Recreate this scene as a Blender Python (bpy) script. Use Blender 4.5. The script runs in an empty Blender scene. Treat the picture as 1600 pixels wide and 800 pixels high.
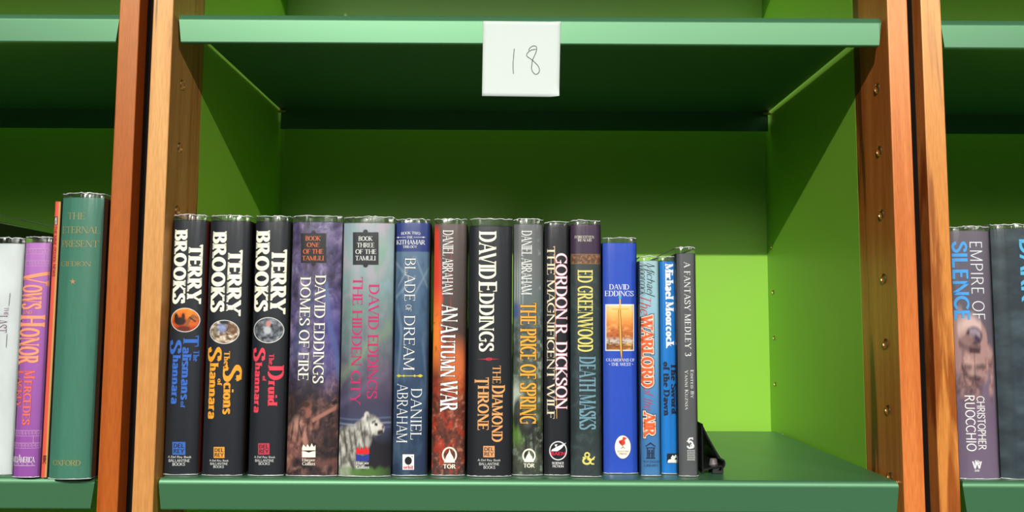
import bpy, bmesh, math, random
import numpy as np
from mathutils import Matrix, Vector
PI = math.pi
SC = bpy.context.scene
COL = SC.collection

# ------------------------------------------------------------------ camera
FPX, CX, CY, CZ, YAW, PITCH, ROLL = 1265.905, -0.01657, -0.76037, 0.14301, 0.00006, 0.08347, 0.00509
def cam_axes():
    cy, sy, cp, sp, cr, sr = math.cos(YAW), math.sin(YAW), math.cos(PITCH), math.sin(PITCH), math.cos(ROLL), math.sin(ROLL)
    fwd = np.array([sy*cp, cy*cp, sp]); right = np.array([cy, -sy, 0.0]); up = np.cross(right, fwd)
    return right*cr+up*sr, -right*sr+up*cr, fwd
RR, UU, FF = cam_axes()
cam_data = bpy.data.cameras.new('camera'); cam = bpy.data.objects.new('camera', cam_data); COL.objects.link(cam)
cam.matrix_world = Matrix(((RR[0], UU[0], -FF[0], CX), (RR[1], UU[1], -FF[1], CY), (RR[2], UU[2], -FF[2], CZ), (0, 0, 0, 1)))
cam_data.sensor_width = 36.0; cam_data.lens = FPX/1600*36; cam_data.clip_start = 0.01
SC.camera = cam
def at(px, py, y):
    """point on the upright plane at depth y (a book's spine) seen at a photograph position"""
    d = FF*FPX + RR*(px-800) + UU*(400-py); t = (y-CY)/d[1]
    return CX+t*d[0], CZ+t*d[2]

# ------------------------------------------------------------------ light
SC.view_settings.view_transform = 'Standard'; SC.view_settings.look = 'None'
SC.view_settings.exposure = 0.0; SC.view_settings.gamma = 1.0; SC.view_settings.use_curve_mapping = False
SC.cycles.max_bounces = 10; SC.cycles.transparent_max_bounces = 24
SC.cycles.caustics_reflective = True; SC.cycles.caustics_refractive = False; SC.cycles.sample_clamp_indirect = 4.0
PROFILE = 0.463
def sun(name, az, strength, color, angle):
    """az: degrees, positive when it shines from the left of the photographer"""
    a = math.radians(az); el = math.atan(PROFILE*math.cos(a))
    d = Vector((math.sin(a)*math.cos(el), math.cos(a)*math.cos(el), -math.sin(el)))
    l = bpy.data.lights.new(name, 'SUN'); l.energy = strength; l.color = color; l.angle = angle
    o = bpy.data.objects.new(name, l); COL.objects.link(o); o.rotation_euler = d.to_track_quat('-Z', 'Y').to_euler(); o.location = (0, -3, 3)
sun('sun', 12.5, 2.85, (1.0, 0.965, 0.90), 0.0095)
sun('sun_reflected_by_windows', -32.0, 1.0, (1.0, 0.96, 0.88), 0.010)
world = bpy.data.worlds.new('world'); SC.world = world; world.use_nodes = True
wn = world.node_tree.nodes['Background']; wn.inputs[1].default_value = 1.0
def sky():
    # dim surroundings with a bright, hazy patch of sky around the sun, in front of the shelves
    N, L = world.node_tree.nodes, world.node_tree.links
    tc = N.new('ShaderNodeTexCoord'); el, az = math.radians(23), math.radians(4)
    d = N.new('ShaderNodeVectorMath'); d.operation = 'DOT_PRODUCT'; d.inputs[1].default_value = (-math.sin(az)*math.cos(el), -math.cos(az)*math.cos(el), math.sin(el))
    n = N.new('ShaderNodeVectorMath'); n.operation = 'NORMALIZE'; L.new(tc.outputs['Generated'], n.inputs[0]); L.new(n.outputs['Vector'], d.inputs[0])
    mr = N.new('ShaderNodeMapRange'); mr.interpolation_type = 'SMOOTHSTEP'; mr.inputs['From Min'].default_value = math.cos(math.radians(15)); mr.inputs['From Max'].default_value = math.cos(math.radians(3))
    L.new(d.outputs['Value'], mr.inputs['Value'])
    mx = N.new('ShaderNodeMixRGB'); mx.inputs['Color1'].default_value = (0.032, 0.036, 0.040, 1); mx.inputs['Color2'].default_value = (7.5, 7.3, 6.9, 1)
    L.new(mr.outputs['Result'], mx.inputs['Fac']); L.new(mx.outputs['Color'], wn.inputs[0])
sky()

# ------------------------------------------------------------------ helpers
def lin(c):
    return tuple((x/255/12.92 if x/255 <= 0.04045 else ((x/255+0.055)/1.055)**2.4) for x in c)
def principled(name, base, rough=0.5, spec=0.5, metal=0.0):
    m = bpy.data.materials.new(name); m.use_nodes = True
    b = m.node_tree.nodes['Principled BSDF']
    b.inputs['Base Color'].default_value = (*base, 1); b.inputs['Roughness'].default_value = rough
    b.inputs['Specular IOR Level'].default_value = spec; b.inputs['Metallic'].default_value = metal
    return m
INKS = {}
def ink(c, rough=0.5):
    k = (tuple(c), rough)
    if k not in INKS: INKS[k] = principled('print_ink', tuple(0.87*x for x in lin(c)), rough, 0.25)
    return INKS[k]
def mesh_obj(name, verts, faces, mats, parent=None, midx=None, smooth=False):
    me = bpy.data.meshes.new(name); me.from_pydata([tuple(v) for v in verts], [], faces)
    for m in (mats if isinstance(mats, (list, tuple)) else [mats]): me.materials.append(m)
    if midx is not None: me.polygons.foreach_set('material_index', midx)
    if smooth: me.polygons.foreach_set('use_smooth', [True]*len(me.polygons))
    me.update()
    o = bpy.data.objects.new(name, me); COL.objects.link(o)
    if parent is not None: o.parent = parent
    return o
def empty(name, loc, label, cat, group=None):
    o = bpy.data.objects.new(name, None); COL.objects.link(o); o.location = loc; o.empty_display_size = 0.02
    o['label'] = label; o['category'] = cat
    if group: o['group'] = group
    return o
def tag(o, label, cat, group=None):
    o['label'] = label; o['category'] = cat
    if group: o['group'] = group
def bevel_box(name, lo, hi, mat, parent=None, bev=0.001, seg=2):
    bm = bmesh.new(); bmesh.ops.create_cube(bm, size=1)
    for v in bm.verts:
        v.co = Vector([lo[i]+(v.co[i]+0.5)*(hi[i]-lo[i]) for i in range(3)])
    if bev: bmesh.ops.bevel(bm, geom=list(bm.edges), offset=bev, segments=seg, affect='EDGES', profile=0.5)
    me = bpy.data.meshes.new(name); bm.to_mesh(me); bm.free(); me.materials.append(mat)
    o = bpy.data.objects.new(name, me); COL.objects.link(o)
    if parent is not None: o.parent = parent
    return o

# ------------------------------------------------------------------ setting materials
def nodes(m):
    return m.node_tree.nodes, m.node_tree.links, m.node_tree.nodes['Principled BSDF']
def panel_paint(name, c, rough, spec, bump=0.0004):
    m = principled(name, c, rough, spec); N, L, b = nodes(m)
    tc = N.new('ShaderNodeTexCoord'); nz = N.new('ShaderNodeTexNoise'); nz.inputs['Scale'].default_value = 900; nz.inputs['Detail'].default_value = 2
    bp = N.new('ShaderNodeBump'); bp.inputs['Strength'].default_value = 0.12; bp.inputs['Distance'].default_value = bump
    L.new(tc.outputs['Object'], nz.inputs['Vector']); L.new(nz.outputs['Fac'], bp.inputs['Height']); L.new(bp.outputs['Normal'], b.inputs['Normal'])
    return m
M_PANEL = panel_paint('lime_green_painted_board', (0.275, 0.585, 0.050), 0.42, 0.5)
M_SHELF = panel_paint('sea_green_powder_coated_steel', (0.047, 0.142, 0.068), 0.38, 0.85, 0.00012)
_N, _L, _b = nodes(M_SHELF); _b.inputs['Anisotropic'].default_value = 0.8; _b.inputs['Specular Tint'].default_value = (0.5, 1.0, 0.6, 1)
_t = _N.new('ShaderNodeCombineXYZ'); _t.inputs[0].default_value = 1.0; _L.new(_t.outputs[0], _b.inputs['Tangent'])   # brushed lengthwise
M_BLACK = principled('black_filler', (0.009, 0.007, 0.006), 0.85, 0.03)
def wood(name, light, dark, streak, scale=1.0, seed=0.0, rough=0.33, flame=2.2, hi=0.62, heart=0.0):
    m = principled(name, light, rough, 0.6); N, L, b = nodes(m); b.inputs['Specular Tint'].default_value = (1.0, 0.86, 0.55, 1)
    tc = N.new('ShaderNodeTexCoord'); mp = N.new('ShaderNodeMapping'); mp.inputs['Scale'].default_value = (60*scale, 60*scale, flame*scale); mp.inputs['Location'].default_value = (seed, seed*1.7, seed*0.6)
    L.new(tc.outputs['Object'], mp.inputs['Vector'])
    n1 = N.new('ShaderNodeTexNoise'); n1.inputs['Scale'].default_value = 1.0; n1.inputs['Detail'].default_value = 5; n1.inputs['Distortion'].default_value = 1.2
    L.new(mp.outputs['Vector'], n1.inputs['Vector'])
    mp2 = N.new('ShaderNodeMapping'); mp2.inputs['Scale'].default_value = (900, 900, 60); L.new(tc.outputs['Object'], mp2.inputs['Vector'])
    n2 = N.new('ShaderNodeTexNoise'); n2.inputs['Scale'].default_value = 1.0; n2.inputs['Detail'].default_value = 3; L.new(mp2.outputs['Vector'], n2.inputs['Vector'])
    r1 = N.new('ShaderNodeValToRGB'); r1.color_ramp.elements[0].position = 0.5-streak*0.5; r1.color_ramp.elements[1].position = hi
    r1.color_ramp.elements[0].color = (*dark, 1); r1.color_ramp.elements[1].color = (*light, 1); 
    if heart:                                             # darker heartwood in the rear half of the post
        sx = N.new('ShaderNodeSeparateXYZ'); L.new(tc.outputs['Object'], sx.inputs[0])
        mr = N.new('ShaderNodeMapRange'); mr.inputs['From Min'].default_value = 0.046; mr.inputs['From Max'].default_value = 0.052; mr.inputs['To Max'].default_value = -heart; L.new(sx.outputs['Y'], mr.inputs['Value'])
        ad = N.new('ShaderNodeMath'); ad.operation = 'ADD'; L.new(n1.outputs['Fac'], ad.inputs[0]); L.new(mr.outputs['Result'], ad.inputs[1]); L.new(ad.outputs[0], r1.inputs['Fac'])
        e = r1.color_ramp.elements.new(0.30); e.color = (dark[0]*0.28, dark[1]*0.32, dark[2]*0.4, 1)
    else: L.new(n1.outputs['Fac'], r1.inputs['Fac'])
    mx = N.new('ShaderNodeMixRGB'); mx.blend_type = 'MULTIPLY'; mx.inputs['Fac'].default_value = 0.45
    r2 = N.new('ShaderNodeValToRGB'); r2.color_ramp.elements[0].position = 0.35; r2.color_ramp.elements[1].position = 0.6
    r2.color_ramp.elements[0].color = (0.62, 0.52, 0.42, 1); r2.color_ramp.elements[1].color = (1, 1, 1, 1); L.new(n2.outputs['Fac'], r2.inputs['Fac'])
    L.new(r1.outputs['Color'], mx.inputs['Color1']); L.new(r2.outputs['Color'], mx.inputs['Color2']); L.new(mx.outputs['Color'], b.inputs['Base Color'])
    return m
W_MAPLE = wood('pale_golden_maple', (0.69, 0.345, 0.115), (0.60, 0.26, 0.072), 0.3, 0.8, 3.1, heart=0.13)
W_CHERRY = wood('red_brown_cherry', (0.46, 0.108, 0.016), (0.35, 0.070, 0.009), 0.3, 0.8, 8.2)
W_PINKCHERRY = wood('pinkish_orange_cherry', (0.74, 0.22, 0.055), (0.56, 0.135, 0.027), 0.3, 0.7, 5.0, heart=0.16)
W_WALNUT = wood('orange_wood_with_bold_grain', (0.68, 0.26, 0.055), (0.33, 0.085, 0.014), 0.16, 0.9, 1.3, flame=5.0, hi=0.55)
M_BRASS = principled('brass', (0.72, 0.52, 0.22), 0.28, 0.5, 1.0)
M_HOLE = principled('dark_hole', (0.02, 0.015, 0.01), 0.8, 0.2)

# ------------------------------------------------------------------ floor
fl = mesh_obj('floor', [(-4, -4, -1.0), (4, -4, -1.0), (4, 1.2, -1.0), (-4, 1.2, -1.0)], [(0, 1, 2, 3)], principled('grey_carpet', (0.06, 0.06, 0.06), 0.9, 0.2)); fl['kind'] = 'structure'

# ------------------------------------------------------------------ bookcases
HW, DEPTH, WOOD_D, POST_W = 0.345, 0.3825, 0.0785, 0.0195
ZB, ZT = -1.0, 1.1
def socket_mesh():
    vs, fs, mi = [], [], []; n = 16
    for ring, (r, d) in enumerate(((0.0038, 0.0), (0.0046, -0.0008), (0.0052, 0.0))):
        for k in range(n):
            a = 2*PI*k/n; vs.append((d if ring else 0.006, r*math.cos(a), r*math.sin(a)))
    for ring in (0, 1):
        for k in range(n):
            k2 = (k+1) % n; fs.append((ring*n+k, ring*n+k2, (ring+1)*n+k2, (ring+1)*n+k)); mi.append(0)
    fs.append(tuple(range(n-1, -1, -1))); mi.append(1)
    me = bpy.data.meshes.new('pin_socket'); me.from_pydata(vs, [], fs); me.materials.append(M_BRASS); me.materials.append(M_HOLE)
    me.polygons.foreach_set('material_index', mi); me.update(); return me
SOCK = socket_mesh()
def socket(parent, side, y, z):
    o = bpy.data.objects.new('pin_socket', SOCK); COL.objects.link(o); o.parent = parent
    # brass cup set flush in the inner face: its rim stands 0.8 mm proud
    o.location = (side*(HW-0.0002), y, z); k = 1.0 if y < 0.1 else 0.72; o.scale = (side*k, k, k)
def bookcase(xc, wl, wr, label, pins):
    t = empty('bookcase', (xc, 0, ZB), label, 'bookcase', 'bookcases standing side by side')
    z0, z1 = 0.0, ZT-ZB
    for s, w in ((-1, wl), (1, wr)):
        a, b = sorted((s*HW, s*(HW+POST_W)))
        o = bevel_box('front_post', (a, 0, z0), (b, WOOD_D, z1), w, t, 0.0009, 2)
        bevel_box('side_panel', (a, WOOD_D, z0), (b, DEPTH+0.012, z1), M_PANEL, t, 0.0)
    bevel_box('back_panel', (-HW, DEPTH, z0), (HW, DEPTH+0.012, z1), M_PANEL, t, 0.0)
    bevel_box('added_top_board', (-HW, 0.004, z1-0.025), (HW, DEPTH, z1), M_PANEL, t, 0.0)  # unseen board, added to stop sky light falling in from above
    bevel_box('plinth', (-HW, 0.02, z0), (HW, 0.04, z0+0.08), M_PANEL, t, 0.0)
    for side, y, zs in pins:
        for z in zs: socket(t, side, y, z-ZB)
    return t
ZH = [0.0-0.0005+0.063*k for k in range(9)]
bookcase(0.0, W_MAPLE, W_PINKCHERRY, 'middle bookcase with a lime green lining, numbered by the paper note',
         [(1, 0.0262, ZH[0:7]), (1, 0.3600, ZH[1:5]), (-1, 0.0275, ZH[4:7]), (-1, 0.3630, [0.315, 0.379])])
bookcase(-0.742, W_MAPLE, W_CHERRY, 'left bookcase with a red brown front post, holding the tall cloth book', [])
bookcase(0.742, W_WALNUT, W_MAPLE, 'right bookcase with a boldly grained orange front post at its left', [])
for s, nm in ((-1, 'left'), (1, 'right')):
    a, b = sorted((s*0.3648, s*0.3772))
    o = bevel_box('filler_strip', (a, 0.0165, ZB), (b, 0.030, ZT), M_BLACK, None, 0.0)
    tag(o, f'black filler strip in the gap between the middle and {nm} bookcases', 'filler strip', 'black filler strips')

# ------------------------------------------------------------------ shelves
def shelf(xc, y, z, label, xl=-0.3425, xr=0.3425):
    R, H, T, Dp = 0.0048, 0.0285, 0.0013, 0.352
    prof = [(Dp, -H)]                                     # outer run: rear lip foot, up, along the top, round the nose, down
    prof += [(Dp, -0.003), (Dp-0.0008, -0.0008), (Dp-0.003, 0.0)]
    nose_pts = [(0.0, 0.0)]
    for th0, th1, ln, m in ((90, 27, 0.0018, 4), (27, 10, 0.0048, 8), (10, 0, 0.0008, 2)):
        for k in range(m):
            th = math.radians(th0+(th1-th0)*(k+0.5)/m); yy, zz = nose_pts[-1]; nose_pts.append((yy-math.sin(th)*ln/m, zz-math.cos(th)*ln/m))
    y_end = nose_pts[-1][0]
    prof += [(yy-y_end, zz) for yy, zz in nose_pts]
    prof += [(0.0, -H+0.001), (0.0006, -H), (0.005, -H)]
    inner = [(0.005, -H+T), (T, -H+T)]
    for k in range(6):
        a = PI/2*(5-k)/5; inner.append((R-(R-T)*math.sin(a), -R+(R-T)*math.cos(a)))
    inner += [(Dp-T, -T), (Dp-T, -H)]
    loop = prof+inner; n = len(loop); vs, fs = [], []
    for xe, s in ((xl, 1), (xr, -1)):
        for (yy, zz) in loop:
            tp = 0.0028*max(0.0, -zz-R)/(H-R) if yy < 0.02 else 0.0
            rc = 0.0022*(1-max(0.0, min(1.0, -zz/R)))**2 if yy < R else 0.0
            vs.append((xe+s*(tp+rc*0.6), yy, zz))
    for k in range(n):
        k2 = (k+1) % n; fs.append((k, k2, n+k2, n+k))
    nose = set(range(4, 4+len(nose_pts)-1))
    vs += vs[:2*n]                                        # end caps keep their own vertices so the nose shades smoothly
    fs.append(tuple(range(3*n-1, 2*n-1, -1))); fs.append(tuple(range(3*n, 4*n)))
    t = empty('shelf', (xc, y, z), label, 'shelf', 'sea green steel shelves')
    o = mesh_obj('shelf_tray', vs, fs, M_SHELF, t)
    for i, p in enumerate(o.data.polygons):
        if i in nose: p.use_smooth = True
    o.data.attributes.new('sharp_edge', 'BOOLEAN', 'EDGE')
    for e in o.data.edges:
        a_, b_ = e.vertices
        e.use_edge_sharp = (a_ % n, b_ % n) in ((4, 4), (4+len(nose_pts)-1,)*2)
    bm = bmesh.new(); bm.from_mesh(o.data); bmesh.ops.recalc_face_normals(bm, faces=bm.faces); bm.to_mesh(o.data); bm.free()
    for s, xe in ((-1, xl), (1, xr)):                     # brass pins under the ends that carry the shelf
        for yy in (0.0195, 0.346):
            vs, fs = [], []; nn = 12
            for q, xx in enumerate((s*(HW-0.0003), s*(HW-0.011))):
                for k in range(nn):
                    a = 2*PI*k/nn; vs.append((xx, yy+0.0024*math.cos(a), -0.0040+0.0024*math.sin(a)))
            for k in range(nn): fs.append((k, (k+1) % nn, nn+(k+1) % nn, nn+k))
            fs.append(tuple(range(nn))); fs.append(tuple(range(nn, 2*nn)))
            mesh_obj('shelf_pin', vs, fs, M_BRASS, t, smooth=False)
    return t
shelf(0, 0.0, 0.0, 'lower middle shelf that carries the long row of books', -0.3405, 0.3405)
shelf(0, 0.008, 0.4427, 'upper middle shelf with the paper note on its front edge')
shelf(-0.742, 0.0, 0.0002, 'lower left shelf under the tall green cloth book')
shelf(-0.742, 0.006, 0.4418, 'empty upper left shelf in the left bookcase')
shelf(0.742, 0.0, 0.0005, 'lower right shelf under the mauve book with the hooded figure')
shelf(0.742, 0.006, 0.4402, 'empty upper right shelf in the right bookcase')
for xc, nm in ((0, 'middle'), (-0.742, 'left'), (0.742, 'right')):  # unseen shelves, added to keep the sun off the back wall above
    shelf(xc, 0.006, 0.784, f'unseen shelf added to the {nm} bookcase, shading its open upper compartment', -0.3449, 0.3449)

# ------------------------------------------------------------------ lettering: strokes of a parametric alphabet
class Face:
    def __init__(s, S=0.15, H=0.055, sf=0.07, st=0.04, lean=0.0): s.S, s.H, s.sf, s.st, s.lean = S, H, sf, st, lean
SERIF = Face(0.13, 0.05, 0.065, 0.035); LIGHT = Face(0.09, 0.042, 0.055, 0.028); BOLD = Face(0.19, 0.07, 0.06, 0.05)
HEAVY = Face(0.255, 0.13, 0.055, 0.10); SANS = Face(0.11, 0.10, 0, 0); SANSB = Face(0.17, 0.15, 0, 0); FINE = Face(0.095, 0.085, 0, 0); THIN = Face(0.075, 0.07, 0, 0)
SLAB = Face(0.24, 0.10, 0.075, 0.11); SCRIPT = Face(0.075, 0.035, 0, 0, 0.30); DISPLAY = Face(0.22, 0.08, 0.06, 0.045)
V, D_, B, A, F_, P_, SV = 'v', 'd', 'b', 'a', 'f', 'p', 'sv'
GL = {
'A': (.70, [(D_,.04,0,.35,1,'h'),(D_,.66,0,.35,1,'s'),(B,.15,.52,.33),(F_,.04,0),(F_,.66,0)]),
'B': (.62, [(V,.12,0,1),(B,.12,.32,1),(A,.31,.765,.20,.235,90,-90),(B,.12,.34,.53),(A,.32,.265,.24,.265,90,-90),(B,.12,.33,0)]),
'C': (.68, [(A,.40,.5,.34,.5,42,318),(SV,.645,.70,1)]),
'D': (.74, [(V,.12,0,1),(B,.12,.32,1),(B,.12,.32,0),(A,.30,.5,.36,.5,90,-90)]),
'E': (.58, [(V,.12,0,1),(B,.12,.50,1),(B,.12,.42,.52),(B,.12,.52,0),(SV,.50,.78,1),(SV,.42,.42,.62),(SV,.52,0,.24)]),
'F': (.54, [(V,.12,0,1),(B,.12,.49,1),(B,.12,.42,.52),(SV,.49,.78,1),(SV,.42,.42,.62)]),
'G': (.74, [(A,.40,.5,.34,.5,42,300),(V,.63,.04,.42,'h','t'),(SV,.645,.70,1),(B,.48,.63,.42)]),
'H': (.76, [(V,.12,0,1),(V,.64,0,1),(B,.12,.64,.52)]),
'I': (.24, [(V,.12,0,1)]),
'J': (.44, [(V,.30,.2,1,'s','t'),(P_,(.30,.25),(.28,.08),(.16,0),(.05,.05))]),
'K': (.72, [(V,.12,0,1),(D_,.12,.40,.60,1,'h'),(D_,.64,0,.24,.54,'s'),(F_,.60,1),(F_,.64,0)]),
'L': (.56, [(V,.12,0,1),(B,.12,.52,0),(SV,.52,0,.26)]),
'M': (.88, [(V,.10,0,1,'h'),(V,.78,0,1),(D_,.44,.04,.10,1,'s'),(D_,.44,.04,.78,1,'h')]),
'N': (.76, [(V,.10,0,1,'h'),(V,.66,0,1,'h'),(D_,.66,0,.10,1,'s')]),
'O': (.78, [(A,.39,.5,.33,.5,0,360)]),
'P': (.60, [(V,.12,0,1),(B,.12,.32,1),(A,.31,.73,.23,.27,90,-90),(B,.12,.32,.46)]),
'R': (.68, [(V,.12,0,1),(B,.12,.32,1),(A,.31,.745,.22,.255,90,-90),(B,.12,.32,.49),(D_,.62,0,.32,.5,'s'),(F_,.62,0)]),
'S': (.56, [(P_,(.47,.76),(.43,.93),(.27,1),(.11,.90),(.09,.73),(.22,.58),(.38,.45),(.49,.28),(.45,.09),(.28,0),(.12,.06),(.07,.24)),(SV,.475,.68,1),(SV,.07,0,.32)]),
'T': (.66, [(V,.33,0,1,'s','b'),(B,.04,.62,1),(SV,.04,.76,1),(SV,.62,.76,1)]),
'U': (.74, [(V,.12,.3,1,'s','t'),(V,.62,.3,1,'h','t'),(P_,(.12,.34),(.135,.14),(.22,.02),(.37,0),(.52,.03),(.60,.15),(.62,.34))]),
'V': (.72, [(D_,.36,0,.05,1,'s'),(D_,.36,0,.67,1,'h'),(F_,.05,1),(F_,.67,1)]),
'W': (1.0, [(D_,.27,0,.04,1,'s'),(D_,.27,0,.50,1,'h'),(D_,.73,0,.50,1,'s'),(D_,.73,0,.96,1,'h'),(F_,.04,1),(F_,.50,1),(F_,.96,1)]),
'X': (.70, [(D_,.62,0,.06,1,'s'),(D_,.06,0,.62,1,'h'),(F_,.06,0),(F_,.62,0),(F_,.06,1),(F_,.62,1)]),
'Y': (.70, [(D_,.35,.42,.05,1,'s'),(D_,.35,.42,.65,1,'h'),(V,.35,0,.46,'s','b'),(F_,.05,1),(F_,.65,1)]),
'Z': (.62, [(B,.06,.56,1),(D_,.06,0,.56,1,'s'),(B,.06,.56,0),(SV,.06,.78,1),(SV,.56,0,.24)]),
'3': (.52, [(P_,(.07,.84),(.16,.97),(.30,.98),(.41,.86),(.40,.66),(.28,.54),(.20,.53)),(P_,(.22,.53),(.38,.46),(.45,.27),(.38,.06),(.22,0),(.06,.10))]),
'.': (.20, [(B,.06,.14,.0)]), "'": (.16, [(V,.08,.75,1,'s','')]), '-': (.3, [(B,.06,.24,.45)]),
'!': (.22, [(V,.11,.3,1,'s',''),(V,.11,0,.14,'s','')]),
'&': (.72, [(P_,(.64,.46),(.56,.18),(.38,0),(.16,.03),(.08,.24),(.22,.48),(.40,.68),(.38,.92),(.25,1),(.15,.84),(.24,.60),(.48,.22),(.66,.0))]),
'a': (.50, [(P_,(.09,.50),(.17,.63),(.30,.62),(.37,.48),(.37,.12),(.45,0)),(P_,(.37,.38),(.20,.34),(.09,.20),(.12,.04),(.24,0),(.37,.14))]),
'b': (.54, [(V,.12,0,1,'s','t'),(A,.27,.32,.19,.32,0,360)]),
'c': (.46, [(A,.26,.32,.20,.32,40,320)]),
'd': (.56, [(V,.42,0,1,'s','tb'),(A,.25,.32,.19,.32,0,360)]),
'e': (.48, [(B,.08,.42,.35),(A,.25,.32,.19,.32,5,315)]),
'f': (.36, [(V,.14,0,.82,'s','b'),(P_,(.14,.80),(.17,.95),(.26,1),(.36,.94)),(B,.02,.30,.63)]),
'g': (.54, [(A,.25,.32,.19,.32,0,360),(P_,(.42,.62),(.43,.1),(.38,-.22),(.22,-.30),(.08,-.2))]),
'h': (.56, [(V,.12,0,1),(P_,(.12,.42),(.20,.61),(.33,.63),(.42,.48),(.42,.02)),(F_,.42,0)]),
'i': (.24, [(V,.12,0,.64),(V,.12,.80,.95,'s','')]),
'k': (.56, [(V,.12,0,1),(D_,.14,.26,.42,.64,'h'),(D_,.46,0,.22,.38,'s'),(F_,.46,0)]),
'l': (.24, [(V,.12,0,1)]),
'm': (.88, [(V,.12,0,.64),(P_,(.12,.42),(.20,.61),(.33,.63),(.42,.48),(.42,.02)),(P_,(.42,.42),(.50,.61),(.63,.63),(.72,.48),(.72,.02)),(F_,.42,0),(F_,.72,0)]),
'n': (.56, [(V,.12,0,.64),(P_,(.12,.42),(.20,.61),(.33,.63),(.42,.48),(.42,.02)),(F_,.42,0)]),
'o': (.52, [(A,.26,.32,.20,.32,0,360)]),
'p': (.54, [(V,.12,-.32,.64,'s','b'),(A,.29,.32,.19,.32,0,360)]),
'r': (.40, [(V,.12,0,.64),(P_,(.12,.40),(.21,.61),(.36,.60))]),
's': (.42, [(P_,(.34,.50),(.28,.63),(.15,.61),(.09,.48),(.18,.36),(.31,.26),(.34,.12),(.24,0),(.08,.07))]),
't': (.36, [(V,.14,.08,.88,'s',''),(B,.02,.31,.63),(P_,(.14,.14),(.19,.0),(.32,.05))]),
'u': (.56, [(P_,(.12,.64),(.12,.16),(.21,0),(.34,.04),(.42,.22)),(V,.42,0,.64)]),
'w': (.78, [(D_,.20,0,.04,.64,'s'),(D_,.20,0,.38,.64,'h'),(D_,.57,0,.38,.64,'s'),(D_,.57,0,.74,.64,'h'),(F_,.04,.64),(F_,.74,.64)]),
'y': (.56, [(D_,.28,0,.06,.64,'s'),(D_,.12,-.3,.48,.64,'h'),(F_,.06,.64),(F_,.48,.64)]),
}
def smooth_path(pts, per=5):
    if len(pts) < 3: return list(pts)
    q = [pts[0]]+list(pts)+[pts[-1]]; out = []
    for i in range(1, len(q)-2):
        p0, p1, p2, p3 = q[i-1], q[i], q[i+1], q[i+2]
        for k in range(per):
            t = k/per
            out.append(tuple(0.5*(2*p1[j]+(p2[j]-p0[j])*t+(2*p0[j]-5*p1[j]+4*p2[j]-p3[j])*t*t+(3*p1[j]-p0[j]-3*p2[j]+p3[j])*t**3) for j in (0, 1)))
    out.append(tuple(pts[-1])); return out
def stroke(path, wfun, g=0.0):
    """ribbon along a path; returns quads"""
    n = len(path); L, R = [], []
    for i in range(n):
        a = path[max(0, i-1)]; b = path[min(n-1, i+1)]; dx, dy = b[0]-a[0], b[1]-a[1]; l = math.hypot(dx, dy) or 1e-9
        dx, dy = dx/l, dy/l; w = wfun(dx, dy)/2+g; x, y = path[i]
        if g and i == 0: x, y = x-dx*g, y-dy*g
        if g and i == n-1: x, y = x+dx*g, y+dy*g
        L.append((x-dy*w, y+dx*w)); R.append((x+dy*w, y-dx*w))
    return [[L[i], R[i], R[i+1], L[i+1]] for i in range(n-1)]
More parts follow.
